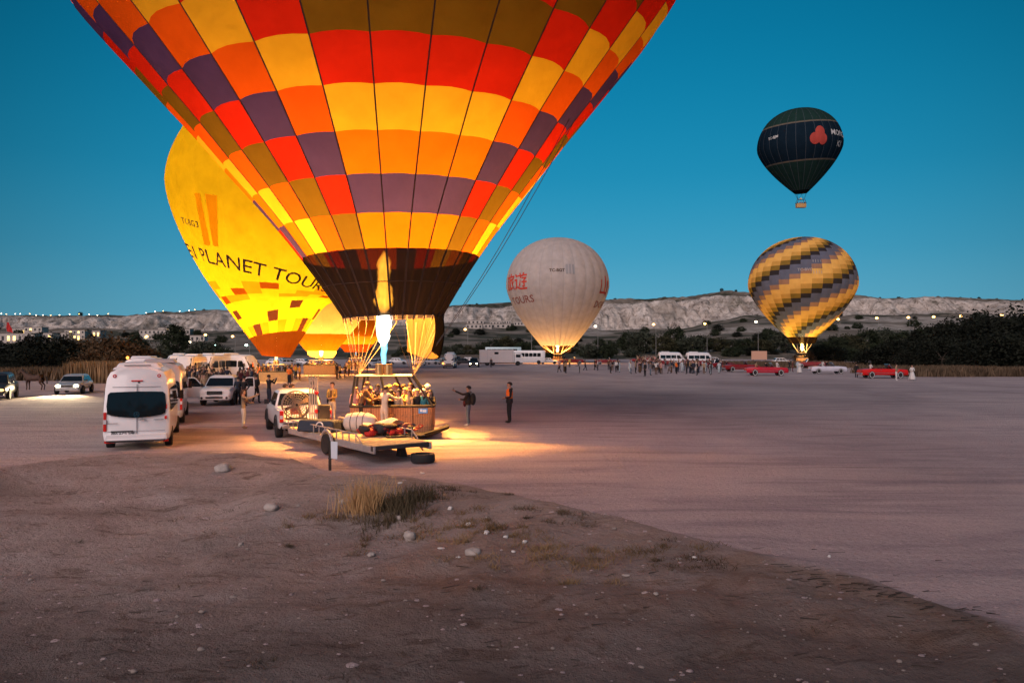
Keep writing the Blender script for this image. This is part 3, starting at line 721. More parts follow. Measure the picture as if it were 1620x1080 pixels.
lamp_point((0, 0, 7), 3800, ORL2, .3, B); lamp_point((.5, 0, 15), 20000, ORL2, .4, B); lamp_point((-.3, -.2, 2.8), 1100, ORL, .15, B)  # the two higher lamps are added above the flame to brighten the envelope
# ---- cream balloon with a bright flame
XC = wpos(508, 100).x
C = thing('hot_air_balloon', (XC, 100, 0), 'cream balloon with orange band above a brilliant flame, seen under the patchwork balloon', 'hot air balloon'); C.scale = (1.10,)*3
eC = Env(sphere_profile(2.85, 1.75, 14.2, 8.2, 20), 24, (0, 0), 0, .02)
gore_envelope(C, eC, lambda j, g: F_AMB if j in (0, 1) else F_CRM)
frC, bC = basket(C, 3.9, 1.8, 1.15, 1.72, frame=(2.6, 1.2))
scoop(eC, C, 100, 262, 1.95, .85, 0, fabric('bright_scoop_cloth', (.6, .42, .14)), 'scoop')
flame(C, bC, 4.3, .19, (None, FL_WHITE, FL_ORA), 7, (0, 0, .5, 1))
lamp_point((0, 0, 4.6), 7500, ORL, .25, C); lamp_point((0, 0, 9), 4500, ORL2, .3, C); lamp_point((0, -.2, 2.9), 3600, ORL, .18, C)  # the highest lamp is added fill, above the flame
# ---- orange balloon further back
XD = wpos(563, 128).x
D = thing('hot_air_balloon', (XD, 128, 0), 'small glowing orange balloon farthest back, seen between the cables of the patchwork balloon', 'hot air balloon')
eD = Env(sphere_profile(2.9, 1.8, 20, 11.2, 22), 24, (0, 0), 0, .02)
gore_envelope(D, eD, lambda j, g: (F_RSK, F_YEL, F_AMB, F_AMB, F_RSK, F_AMB, F_YEL)[min(j, 6)])
frD, bD = basket(D, 3.2, 1.7, 1.1, 1.9, frame=(2.2, 1.1)); flame(D, bD, 2.0, .17, (FL_BLUE, FL_WHITE, None), 9, (0, .5, 1, 1))
lamp_point((0, 0, 5), 11000, ORL, .3, D)
# ---- white balloon
XE = wpos(882, 185).x
E_ = thing('hot_air_balloon', (XE, 185, 0), 'white balloon with red characters standing upright beyond the middle of the field', 'hot air balloon')
eE = Env(sphere_profile(4.3, 4.0, 18.9, 12.45, 26), 28, (0, 0), R(3), .012)
gore_envelope(E_, eE, lambda j, g: F_WHT)
for g in range(28): tape_mesh(eE, R(3)+2*PI*g/28, 0, 25.5, .10, 30).build('seam_tape', mat('grey_seam', (.36, .35, .35), .8), E_)
eE.stamp('lettering', text2d('旅遊', 4.3, .05), E_, PRINTR, R(-57), 18.9, R(0)); eE.stamp('lettering', text2d('TOURS', 2.5, .03), E_, PRINTM, R(-52), 14.9, R(3))
eE.stamp('lettering', text2d('山', 5.0, .06), E_, PRINTR, R(60), 18.0, 0); eE.stamp('lettering', text2d('DOR', 2.4, .03), E_, PRINTM, R(62), 13.9, 0)
eE.stamp('registration', text2d('TC-BGT', 1.0, .02), E_, PRINTB, R(-4), 21.4, 0)
eE.stamp('patch', poly2d([[(i*.75, -1.1), (i*.75+.5, -1.1), (i*.75+.5, 1.3), (i*.75, 1.3)] for i in range(-1, 2)]), E_, PRINTG, R(9), 21.6, 0)
_sk = scoop(eE, E_, 120, 240, 2.5, .95, 0, F_SKR, 'scoop')
frE, bE = basket(E_, 2.6, 1.6, 1.1, 2.2, frame=(1.8, 1.1)); flame(E_, bE, 3.2, .30, (None, FL_FAR, FL_FAR), 11, (0, 0, .45, 1))
for g in range(0, 28, 3): MB().tube([eE.pt(2*PI*g/28, 0), Vector((.9*(1 if math.sin(2*PI*g/28) > 0 else -1), 0, 2.3))], .05, 4).build('steel_cable', glow('lit_cable', (1, .5, .08), 1.2) if 0 else mat('bright_cable', (.7, .62, .48), .45, .3), E_)
lamp_point((0, 0, 4.2), 3500, ORL, .25, E_); lamp_point((0, 0, 5.8), 8500, ORL, .25, E_)
F_P1 = fabric('pale_gold_cloth', (.86, .60, .20), dsc=1, tsc=.17); F_P2 = fabric('deep_gold_cloth', (.66, .44, .13), dsc=1, tsc=.15)
# ---- striped balloon
XF = wpos(1269, 180).x
F2 = thing('hot_air_balloon', (XF, 180, .3), 'balloon with slanting stair-step stripes of yellow and slate on the right', 'hot air balloon')
eF = Env(sphere_profile(6.0, 3.4, 18.3, 12.15, 30), 32, (0, 0), 0, .015)
seqF = [F_P1, F_P1, F_P2, F_KHA, F_DNV, F_GRY, F_GRY, F_PNK]
gore_envelope(F2, eF, lambda j, g: seqF[((30-j)+g+2) % 8])
eF.stamp('patch', poly2d([[(i*.55, -1.2), (i*.55+.12, -1.2), (i*.55+.12, 2.2), (i*.55, 2.2)] for i in range(-1, 3)]), F2, PRINTG, R(-7), 21, 0)
eF.stamp('registration', text2d('TC-BVC', .9, .02), F2, PRINTG, R(-18), 20.8, 0)
scoop(eF, F2, -170, 170, 4.4, .8, 0, F_SKR, 'skirt')
frF, bF = basket(F2, 2.4, 1.5, 1.1, 2.2, frame=(1.8, 1.1)); flame(F2, bF, 3.9, .34, (None, FL_FAR, FL_FAR), 13, (0, 0, .5, 1))
for g in range(0, 32, 4): MB().tube([eF.pt(2*PI*g/32, 0), Vector((.9*(1 if math.sin(2*PI*g/32) > 0 else -1), 0, 2.3))], .05, 4).build('steel_cable', mat('bright_cable', (.7, .62, .48), .45, .3), F2)
lamp_point((0, 0, 5.2), 1400, ORL, .25, F2); lamp_point((0, 0, 9.0), 17000, ORL2, .4, F2); lamp_point((0, 0, 17), 12000, ORL, .5, F2)  # the two higher lamps are added fill, well above the flame
# ---- dark balloon in flight
XG = wpos(1267, 214).x
G_ = thing('hot_air_balloon', (XG, 214, 43.3), 'dark navy and green balloon with a red flower emblem floating in the sky', 'hot air balloon')
eG = Env(sphere_profile(4.0, 1.6, 16.9, 11.3, 28), 28, (-3, 4), 0, .012)
def colG(j, g): return BLKC if j < 1 else (F_GRN if j < 10 else (F_TAN if j == 10 else (F_NVY if j < 20 else (F_TAN if j == 20 else F_GRN))))
BLKC = fabric('soot_cloth', (.012, .012, .014), tsc=.05)
def thin(env, u, w):  # splits a profile row so that a narrow band exists
    return u
P0 = sphere_profile(4.0, 1.6, 16.9, 11.3, 28)
def insert_band(P, i, f):
    a, b_ = P[i], P[i+1]; return P[:i+1]+[(a[0]+(b_[0]-a[0])*f, a[1]+(b_[1]-a[1])*f)]+P[i+1:]
P1 = insert_band(insert_band(P0, 18, .42), 9, .38)
eG = Env(P1, 28, (-3.5, 5), 0, .012)
gore_envelope(G_, eG, lambda j, g: BLKC if j < 1 else F_GRN if j < 9 else F_TAN if j == 9 else F_NVY if j < 19 else F_TAN if j == 19 else F_GRN)
for g in range(0, 28): tape_mesh(eG, 2*PI*g/28, 1, 29, .09, 30).build('seam_tape', mat('slate_seam', (.05, .065, .08), .8), G_)
def petal(cx_, cy_, r, sq=1, n=16): return [(cx_+r*math.cos(a)*sq, cy_+r*math.sin(a)) for a in np.linspace(0, 2*PI, n+1)[:-1]]
def fan(p):
    return p
em = poly2d([petal(.35, 1.15, 1.35, .8), petal(-.75, -.35, 1.35, .9), petal(.95, -.45, 1.35, .8)])
_e = []
for nm_, (cx0, cy0, r0_, q0) in (('a', (.4, 1.4, 1.65, .8)), ('b', (-.95, -.4, 1.6, .9)), ('c', (1.1, -.5, 1.6, .75))):
    c0 = petal(cx0, cy0, r0_, q0); vs = [(cx0, cy0)]+[( (x+cx0)/2, (y+cy0)/2) for x, y in c0]+c0; n_ = len(c0)
    fs = [(0, 1+i, 1+(i+1) % n_) for i in range(n_)]+[(1+i, 1+n_+i, 1+n_+(i+1) % n_, 1+(i+1) % n_) for i in range(n_)]
    eG.stamp('emblem_petal', (vs, fs), G_, mat('emblem_red', (.42, .05, .035), .8), R(4), 17.6, R(-4), .10+.03*len(_e)); _e.append(1)
eG.stamp('lettering', text2d('MONG', 2.2, .03), G_, PRINTW, R(41), 18.6, R(-4)); eG.stamp('lettering', text2d('KI', 2.2, .03), G_, PRINTW, R(41), 15.8, R(-4))
eG.stamp('registration', text2d('TC-BJM', 1.0, .03), G_, PRINTW, R(-58), 18.9, R(6))
frG, bG = basket(G_, 2.7, 1.5, 1.15, 2.3, frame=(1.8, 1.1))
for g in range(0, 28, 4): MB().tube([eG.pt(2*PI*g/28, 0), Vector((.9*(1 if math.sin(2*PI*g/28) > 0 else -1), 0, 2.3))], .04, 4).build('steel_cable', mat('dark_rope', (.05, .05, .055), .8), G_)
# ================================================================== VEHICLES  (built nose towards +Y, wheels on z = 0)
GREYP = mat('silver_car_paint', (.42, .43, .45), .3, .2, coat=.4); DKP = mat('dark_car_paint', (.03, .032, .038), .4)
REDP = mat('red_car_paint', (.60, .012, .012), .4, coat=.15, spec=.25); PLUM = mat('dark_red_car_paint', (.22, .012, .016), .4, coat=.1, spec=.25)
SEATM = mat('dark_red_leather', (.12, .02, .02), .6); INTM = mat('black_interior', (.02, .02, .022), .8)
HEADON = glow('headlight_on', (1, .82, .5), 30); HEADCOLD = glow('cold_headlight_on', (.75, 1, .95), 8); AMBERON = glow('amber_light_on', (1, .35, .05), 6)
PLATE = mat('number_plate', (.72, .72, .74), .5); WHITEW = mat('white_wall', (.6, .6, .6), .6)
def wheel_meshes(r, w, ww=False):
    t = MB(); n = 22; ax = Matrix.Rotation(PI/2, 3, 'Y')
    t.lathe([(r*.62, -w/2), (r*.93, -w/2), (r, -w*.32), (r, w*.32), (r*.93, w/2), (r*.62, w/2)], n, M=ax)
    k = MB(); k.lathe([(r*.60, -w*.46), (r*.66, -w*.50), (r*.66, w*.50), (r*.60, w*.46), (r*.56, w*.30), (.05, w*.36)], n, M=ax)
    for i in range(5):
        a = 2*PI*i/5; k.box((w*.40, r*.32*math.cos(a), r*.32*math.sin(a)), (.03, r*.16, r*.52), M=Matrix.Rotation(a-PI/2, 3, 'X'))
        k.box((-w*.40, r*.32*math.cos(a), r*.32*math.sin(a)), (.03, r*.16, r*.52), M=Matrix.Rotation(a-PI/2, 3, 'X'))
    if ww:
        for s_ in (-1, 1): k.lathe([(r*.68, s_*w*.505), (r*.82, s_*w*.51)], n, M=ax, mi=1, cap=False)
    return t.mesh('tyre', BLACK), k.mesh('rim', [HUB, WHITEW])
def wheels(root, pos, r=.34, w=.22, ww=False):
    a, b_ = wheel_meshes(r, w, ww)
    for x, y in pos: o = link('wheel', a, root, loc=(x, y, r)); link('rim', b_, o)
def section(w, pts): return [Vector((-x*w, 0, z)) for x, z in reversed(pts) if x > 1e-6]+[Vector((x*w, 0, z)) for x, z in pts]
def body_loft(stations):
    """stations: (y, half width, [(x factor, z)...]) from rear to front"""
    m = MB(); rings = []
    for y, w, pts in stations: rings.append([Vector((p.x, y, p.z)) for p in section(w, pts)])
    return m.loft(rings)
def side_glass(m, y0, y1, z0, z1, x0, x1, r=.06, sgn=1, slant=(0, 0)):
    """upright window pane on the side; x0 at the sill, x1 at the head"""
    P = [(x0, y0, z0), (x0, y1, z0), (x1, y1+slant[1], z1), (x1, y0+slant[0], z1)]
    c = [Vector((sgn*p[0], p[1], p[2])) for p in P]; q = []
    for i in range(4):
        a, p, n_ = c[i-1], c[i], c[(i+1) % 4]; q += [p+(a-p).normalized()*r, p+(n_-p).normalized()*r]
    if sgn > 0: m.plate(q, .012)
    else: m.plate(q[::-1], .012)
def minibus(name, label, cat, paint=WHITEP, fine=False, group=None):
    t = thing(name, (0, 0, 0), label, cat, group)
    W = 1.0; HT = 2.72
    full = [(.80, .30), (.96, .36), (1.0, .55), (1.0, 1.10), (.985, 1.50), (.95, 2.05), (.90, 2.38), (.80, 2.58), (.62, 2.67), (.3, HT), (0, HT+.01)]
    def cap_(f, zr): return [(x, .3+(zz-.3)*(zr-.3)/(HT-.3) if zz > 1.1 else zz) for x, zz in full]
    st = [(-3.30, .90, [(x*.97, .35+(zz-.35)*.985) for x, zz in full]), (-3.24, .985, full), (-3.0, 1.0, full), (0, 1.0, full), (1.3, 1.0, full), (1.75, .99, cap_(1, 2.62)), (2.15, .97, cap_(1, 2.15)),
          (2.6, .95, cap_(1, 1.45)), (2.75, .94, cap_(1, 1.28)), (3.25, .88, cap_(1, 1.02)), (3.42, .78, cap_(1, .86))]
    body_loft(st).build('body', paint, t, smooth=35)
    for s_ in (-1, 1):
        for y0, y1 in ((-2.95, -1.75), (-1.65, -.5), (-.4, .75)): g = MB(); side_glass(g, y0, y1, 1.28, 2.02, 1.002*W, .962*W, .08, s_); g.build('side_window', GLASS, t, smooth=0)
        g = MB(); side_glass(g, .95, 2.05, 1.25, 2.0, 1.0, .955, .08, s_, (0, -.45)); g.build('side_window', GLASS, t, smooth=0)
    ws = MB(); ws.plate([(-.84, 2.62, 1.42), (.84, 2.62, 1.42), (.74, 1.86, 2.44), (-.74, 1.86, 2.44)], .03).build('windshield', GLASS, t, smooth=0)
    # rear glass over both doors with a curved lower edge
    n = 14; P = []
    for i in range(n+1): x = -.86+1.72*i/n; P.append((x, -3.312, 1.20-.10*math.cos(x/.86*PI/2)+(.03 if i in (0, n) else 0)))
    P += [(.885, -3.312, 1.50), (.85, -3.312, 1.86), (.78, -3.312, 1.93)]+[(.78-1.56*i/8, -3.312, 1.93+.02*math.sin(PI*i/8)) for i in range(1, 8)]+[(-.78, -3.312, 1.93), (-.85, -3.312, 1.86), (-.885, -3.312, 1.50)]
    rg = MB().plate(P, .014).build('rear_window', GLASS, t, smooth=0)
    MB().box((0, -3.318, 1.38), (.014, .024, 1.62)).build('door_seam', mat('seam_grey', (.25, .25, .27), .6), t)
    bm_ = MB().box((0, -3.34, .47), (1.86, .16, .20), taper=.96).box((0, -3.40, .40), (1.7, .10, .06)); bm_.build('rear_bumper', paint, t, bevel=.02)
    MB().box((0, -3.43, .355), (1.74, .05, .035)).build('bumper_trim', DARK, t)
    MB().box((0, 3.42, .50), (1.66, .16, .30)).build('front_bumper', DARK, t, bevel=.03)
    MB().box((0, 3.44, .80), (.95, .06, .18)).build('grille', DARK, t)
    for s_ in (-1, 1): MB().box((s_*.70, 3.36, .90), (.30, .12, .22), taper=.8).build('headlight', CLEARL, t, bevel=.02)
    for s_ in (-1, 1):
        if fine and s_ > 0:
            MB().box((1.12, 2.1, 1.55), (.16, .10, .34)).cyl((.96, 2.15, 1.42), (1.12, 2.1, 1.46), .025).build('side_mirror', DARK, t, bevel=.02); continue
        tl_ = MB().box((s_*.925, -3.27, .98), (.10, .10, .62)).build('tail_light', REDL, t, bevel=.015)
        MB().box((s_*.925, -3.322, .98), (.085, .01, .14)).build('lens', CLEARL, tl_)
        m = MB().box((s_*1.12, 2.1, 1.55), (.16, .10, .34)).cyl((s_*.96, 2.15, 1.42), (s_*1.12, 2.1, 1.46), .025); m.build('side_mirror', DARK, t, bevel=.02)
    wheels(t, [(-.90, -2.05), (.90, -2.05), (-.90, 2.30), (.90, 2.30)], .35, .24)
    if fine:
        ac = MB().box((0, -1.9, 2.80), (1.35, 1.9, .17), taper=.86).build('roof_air_conditioner', paint, t, bevel=.05); MB().box((0, -2.87, 2.80), (.8, .02, .03)).build('grille_slot', DARK, ac)
        MB().box((0, -2.9, 2.705), (1.5, .5, .09), taper=.9).build('roof_spoiler', paint, t, bevel=.03)
        for x in (-.66, .66):
            q = MB().cyl((x, -3.20, 2.46), (x, -3.32, 2.46), .058, n=16).build('marker_light', REDL, t); MB().cyl((x, -3.31, 2.46), (x, -3.33, 2.46), .028, n=12).build('lens', CLEARL, q)
        MB().box((0, -3.31, 2.30), (.34, .03, .035)).build('brake_light', REDL, t)
        MB().box((.05, -3.31, 2.25), (.05, .02, .04)).build('camera', DARK, t)
        MB().box((0, -3.304, 2.10), (1.44, .012, .014)).build('door_line', mat('seam_grey', (.25, .25, .27), .6), t)
        em = MB(); c = Vector((0, -3.345, 1.20)); n = 28; R0, R1 = .085, .068
        for i in range(n):
            a0, a1 = 2*PI*i/n, 2*PI*(i+1)/n; em.add([c+Vector((r*math.sin(a), dy, r*math.cos(a))) for dy in (0, .012) for r, a in ((R0, a0), (R0, a1), (R1, a1), (R1, a0))], [(0, 1, 2, 3), (7, 6, 5, 4), (0, 4, 5, 1), (2, 6, 7, 3)])
        for i in range(3):
            a = 2*PI*i/3; d_ = Vector((math.sin(a), 0, math.cos(a))); s_ = Vector((math.cos(a), 0, -math.sin(a))); em.add([c+d_*.078, c+s_*.013, c-s_*.013, c+d_*.078+Vector((0, .01, 0)), c+s_*.013+Vector((0, .01, 0)), c-s_*.013+Vector((0, .01, 0))], [(0, 2, 1), (3, 4, 5), (0, 1, 4, 3), (1, 2, 5, 4), (2, 0, 3, 5)])
        em.build('emblem', CHROME, t, smooth=0)
        h = MB().plate([(.04, -3.33, 1.015), (.32, -3.33, 1.015), (.26, -3.33, 1.05), (.18, -3.33, 1.075), (.10, -3.33, 1.05)], .02); h.build('door_handle', mat('dull_metal', (.3, .3, .3), .4, .6), t)
        for x in (-.70, .66): MB().box((x, -3.325, .93 if x < 0 else 1.02), (.30, .015, .016)).build('trim_strip', CHROME, t)
        for zz in (1.44, 1.08): MB().box((.87, -3.30, zz), (.07, .04, .15 if zz > 1.2 else .11)).build('reflector', REDL, t, bevel=.012)
        MB().box((-.42, -3.335, .66), (.66, .04, .045)).build('plate_light_bar', DARK, t)
        pl = MB().box((-.40, -3.338, .575), (.52, .012, .115)).build('number_plate', PLATE, t)
        vs, fs = text2d('050 AC2 306', .125, .004); tag(MB().add([Vector((-.40+x, -3.348, .575+y)) for x, y in vs], fs).build('plate_text', DARK, pl, smooth=0), kind='stuff')
        MB().box((0, -3.30, .66), (1.7, .012, .010)).build('door_line', mat('seam_grey', (.25, .25, .27), .6), t)
        MB().tube([(-.8, -3.36, .33), (.5, -3.36, .33), (.86, -3.34, .42)], .02, 6).build('tow_bar', DARK, t)
        for s_ in (-1, 1): MB().box((s_*.80, -3.2, .33), (.30, .1, .10)).build('reflector', REDL, t)
    return t
def cab_loft(y0, y1, zb, zt, wb, wt, s0, s1):
    m = MB(); rings = []
    for z_, w, a, b_ in ((zb, wb, y0, y1), (zb+(zt-zb)*.85, wt+.03, y0+s0*.85, y1-s1*.85), (zt, wt-.12, y0+s0+.08, y1-s1-.10)):
        rings.append([Vector((-w, a, z_)), Vector((w, a, z_)), Vector((w, b_, z_)), Vector((-w, b_, z_))])
    return m.loft(rings)
def greenhouse(t, y0, y1, zb, zt, wb, wt, s0, s1, paint, split):
    cab_loft(y0, y1, zb, zt, wb, wt, s0, s1).build('cab', paint, t, bevel=.05)
    def P(side, f, h):  # point on glass band
        z_ = zb+.05+(zt-zb-.20)*h; k = (z_-zb)/((zt-zb)*.85); w = wb+(wt+.03-wb)*k+.008
        a = y0+s0*.85*k; b_ = y1-s1*.85*k
        return Vector((side*w, a+(b_-a)*f, z_))
    for s_ in (-1, 1):
        for f0, f1 in split:
            q = [P(s_, f0, 0), P(s_, f1, 0), P(s_, f1, 1), P(s_, f0, 1)]; MB().plate(q if s_ > 0 else q[::-1], .012).build('side_window', GLASS, t, smooth=0)
    for nm, f, in (('windshield', 1), ('rear_window', 0)):
        q = [P(-1, f, 0), P(1, f, 0), P(1, f, 1), P(-1, f, 1)]; c = sum(q, Vector())/4; q = [c+Vector(((p-c).x*.90, (p-c).y*.98, (p-c).z*.96)) for p in q]
        dy = .015 if f else -.015; q = [p+Vector((0, dy, 0)) for p in q]
        MB().plate(q[::-1] if f else q, .012).build(nm, GLASS, t, smooth=0)
def arch_body(t, L0, L1, W, paint, zs, name='body'):
    """zs: list of (y, belt z, half width factor)"""
    st = []
    for y, zt, k in zs: st.append((y, W*k, [(.90, .36), (1.0, .48), (1.02, .75), (.985, zt-.10), (.93, zt-.02), (.5, zt+.02), (0, zt+.03)]))
    return body_loft(st).build(name, paint, t, smooth=40)
def pickup(name, label, paint=WHITEP, doors=False, bed_load=False):
    t = thing(name, (0, 0, 0), label, 'pickup truck')
    arch_body(t, 0, 0, .93, paint, [(-.55, 1.10, 1), (.5, 1.10, 1), (1.15, 1.10, 1), (1.6, 1.13, .99), (2.35, 1.06, .97), (2.62, .98, .93), (2.70, .86, .84)])
    greenhouse(t, -.62, 1.45, 1.08, 1.75, .88, .70, .18, .75, paint, ((.05, .40), (.46, .90)))
    # bed: two side walls, floor, rear posts and tailgate let down
    bd = MB()
    for s_ in (-1, 1):
        w = [Vector((s_*x, 0, z_)) for x, z_ in ((.78, .62), (.93, .42), (.95, .75), (.92, 1.06), (.86, 1.12), (.78, 1.08))]
        bd.loft([[Vector((p.x, y, p.z)) for p in w] for y in (-2.55, -2.4, -.56)])
    bd.box((0, -1.55, .66), (1.6, 1.98, .06)); bd.box((0, -.62, .88), (1.7, .06, .44)); bd.build('cargo_bed', paint, t, smooth=35)
    if bed_load:
        MB().box((0, -2.82, .70), (1.52, .50, .05)).build('tailgate', paint, t, bevel=.01)
    else: MB().box((0, -2.52, .88), (1.56, .06, .46)).build('tailgate', paint, t, bevel=.01)
    MB().box((0, -2.68, .50), (1.7, .16, .16)).build('rear_bumper', STEEL, t, bevel=.02)
    MB().box((0, 2.72, .52), (1.66, .22, .26), taper=.96).build('front_bumper', paint, t, bevel=.04)
    gr = MB().box((0, 2.735, .80), (.86, .06, .20)).build('grille', DARK, t, bevel=.01)
    for zz in (.75, .80, .85): MB().box((0, 2.775, zz), (.84, .02, .022)).build('grille_bar', CHROME, gr)
    MB().box((0, 2.84, .52), (.95, .02, .10)).build('lower_grille', DARK, t)
    MB().box((0, 2.86, .64), (.46, .012, .09)).build('number_plate', PLATE, t)
    for s_ in (-1, 1):
        MB().plate([(s_*.46, 2.72, .80), (s_*.84, 2.60, .80), (s_*.86, 2.50, .94), (s_*.50, 2.70, .90)][::s_], .05).build('headlight', CLEARL, t, smooth=0)
        MB().cyl((s_*.70, 2.80, .50), (s_*.70, 2.85, .50), .07, n=14).build('fog_light', DARK, t)
        tl_ = MB().box((s_*.87, -2.57, .86), (.13, .07, .42)).build('tail_light', REDL, t, bevel=.01); MB().box((s_*.87, -2.612, .84), (.10, .01, .12)).build('lens', CLEARL, tl_)
        if not doors: MB().box((s_*1.03, 1.05, 1.20), (.18, .10, .20)).build('side_mirror', DARK, t, bevel=.02)
        fl_ = MB(); 
        for y in (1.75, -1.55):
            pts = [Vector((s_*.955, y+.46*math.cos(a), .38+.46*math.sin(a))) for a in np.linspace(0, PI, 12)]; fl_.tube(pts, .035, 6)
        fl_.build('wheel_arch', DARK, t)
    wheels(t, [(-.84, -1.55), (.84, -1.55), (-.84, 1.75), (.84, 1.75)], .38, .25)
    if doors:
        for s_ in (-1, 1):
            piv = Vector((s_*.94, 1.12, 0)); a = s_*R(-78)
            # door lies along -y from the hinge, then swings outwards
            D_ = MB(); M = Matrix.Rotation(a*-1, 4, 'Z')
            def q(x, y, z_): return piv+(M @ Vector((x, y, z_)))
            def slab(pts, th): 
                m = MB(); A_ = [q(0, y, z_) for y, z_ in pts]; B_ = [q(s_*th, y, z_) for y, z_ in pts]; n_ = len(pts)
                m.add(A_+B_, [tuple(range(n_-1, -1, -1)), tuple(range(n_, 2*n_))]+[(i, (i+1) % n_, n_+(i+1) % n_, n_+i) for i in range(n_)]); return m
            d_ = slab([(0, .46), (-1.0, .46), (-1.04, .80), (-1.02, 1.08), (0, 1.08)], .07).build('open_door', paint, t, bevel=.01)
            fr_ = MB(); T_ = [q(s_*.03, -.05, 1.08), q(s_*.02, -.50, 1.56), q(s_*.02, -.62, 1.62), q(s_*.02, -.98, 1.62), q(s_*.03, -1.01, 1.08)]; fr_.tube(T_, .035, 6).build('window_frame', paint, d_)
            slab([(-.10, 1.09), (-1.0, 1.09), (-.96, 1.60), (-.60, 1.60)], .012).build('window', GLASS, d_, smooth=0)
            slab([(-.12, .60), (-.9, .60), (-.9, .98), (-.12, .98)], .015)
            MB().box(q(s_*.16, -.08, 1.18), (.2, .12, .18)).build('side_mirror', DARK, d_, bevel=.02)
    return t
def car(name, label, paint, h=1.46, L=4.4, lights=None, cat='car', group=None, suv=False):
    t = thing(name, (0, 0, 0), label, cat, group); zb = .92 if not suv else 1.08; z2 = h if not suv else 1.75
    arch_body(t, 0, 0, .88 if not suv else .93, paint, [(-L/2, zb-.22, .86), (-L/2+.12, zb, .95), (-1.2, zb+.04, 1), (.8, zb, 1), (L/2-.5, zb-.12, .95), (L/2-.08, zb-.22, .88), (L/2, zb-.36, .78)])
    greenhouse(t, -L/2+.35, L/2-1.15, zb-.02, z2, .82, .62, .45 if not suv else .2, .75, paint, ((.06, .34), (.38, .62), (.66, .90)))
    MB().box((0, L/2, .42), (1.5, .14, .22)).build('front_bumper', DARK if suv else paint, t, bevel=.03); MB().box((0, -L/2, .42), (1.5, .14, .22)).build('rear_bumper', paint, t, bevel=.03)
    MB().box((0, L/2+.01, .64), (.8, .05, .14)).build('grille', DARK, t)
    for s_ in (-1, 1):
        MB().ball((s_*.60, L/2-.03, .66), (.17, .07, .09), 12, 8).build('headlight', lights or CLEARL, t); MB().box((s_*.62, -L/2-.02, .72), (.26, .08, .14)).build('tail_light', REDL, t, bevel=.01)
        MB().box((s_*.98, .75, zb+.1), (.16, .1, .13)).build('side_mirror', DARK, t, bevel=.02)
    wheels(t, [(-.86, -1.35), (.86, -1.35), (-.86, 1.35), (.86, 1.35)], .33 if not suv else .38, .21)
    return t
def convertible(name, label, paint, flip_hood=False):
    t = thing(name, (0, 0, 0), label, 'convertible car', None)
    zs = [(-2.55, .62, .88), (-2.48, .80, .95), (-1.6, .86, 1), (-.55, .86, 1.0)]
    st = lambda y, zt, k: (y, .93*k, [(.90, .32), (1.0, .42), (1.03, .62), (1.0, zt-.06), (.94, zt), (.5, zt+.02), (0, zt+.03)])
    body_loft([st(*q) for q in ((-2.60, .60, .86), (-2.52, .80, .94), (-1.7, .88, .98), (-1.15, .86, 1.0))]).build('boot', paint, t, smooth=40)
    body_loft([st(*q) for q in ((.75, .88, 1.0), (1.6, .86, 1.0), (2.35, .82, .97), (2.50, .76, .93), (2.56, .55, .88))]).build('bonnet', paint, t, smooth=40)
    for s_ in (-1, 1):
        d_ = MB().loft([[Vector((s_*x, y, z_)) for x, z_ in ((.80, .32), (.93, .36), (.965, .62), (.93, .86), (.84, .89), (.80, .84))] for y in (-1.16, -.2, .76)]).build('door', paint, t, smooth=40)
        MB().box((s_*.965, -.55, .76), (.02, .16, .03)).build('door_handle', CHROME, d_)
        MB().box((s_*.975, 0, .52), (.02, 4.2, .03)).build('chrome_strip', CHROME, t)
        MB().ball((s_*.62, 2.52, .62), (.11, .06, .11), 12, 8).build('headlight', CLEARL, t); MB().box((s_*.66, -2.58, .66), (.28, .05, .10)).build('tail_light', REDL, t)
    MB().box((0, -.2, .36), (1.64, 1.95, .06)).build('floor_pan', INTM, t)
    for y, w in ((.05, .62), (.05, -.62), (-.85, 0)):
        sw = 1.3 if not w else .55; x = 0 if not w else (.36 if w > 0 else -.36)
        se = MB().box((x, y, .52), (sw, .5, .18)).box((x, y-.30, .78), (sw, .16, .46)); se.build('seat', SEATM, t, bevel=.04)
    MB().box((0, .66, .80), (1.55, .22, .16)).build('dashboard', INTM, t)
    MB().tube([(-.76, .78, .88), (-.68, .50, 1.30), (.68, .50, 1.30), (.76, .78, .88)], .025, 6).build('windshield_frame', CHROME, t)
    MB().plate([(-.73, .77, .90), (.73, .77, .90), (.66, .51, 1.28), (-.66, .51, 1.28)], .01).build('windshield', GLASS, t, smooth=0)
    MB().tube([(.45+.17*math.cos(a)-.1, .42, .92+.17*math.sin(a)) for a in np.linspace(0, 2*PI, 14)], .015, 5).build('steering_wheel', DARK, t)
    for y in (2.60, -2.64): MB().box((0, y, .44), (1.8, .10, .13)).build('chrome_bumper', CHROME, t, bevel=.03)
    MB().box((0, 2.57, .60), (.9, .04, .16)).build('grille', DARK, t)
    if flip_hood: MB().box((0, 0, 0), (1.5, 1.0, .05), M=Matrix.Rotation(R(58), 3, 'X')).build('raised_lid', paint, t, loc=(0, -1.7, 1.25)) if 0 else None
    wheels(t, [(-.90, -1.55), (.90, -1.55), (-.90, 1.62), (.90, 1.62)], .335, .19, True)
    return t
def put(t, p, heading):
    """heading: direction of the nose in the ground plane"""
    t.location = (p[0], p[1], p[2] if len(p) > 2 else gz(p[0], p[1])); t.rotation_euler.z = math.atan2(-heading[0], heading[1]); return t

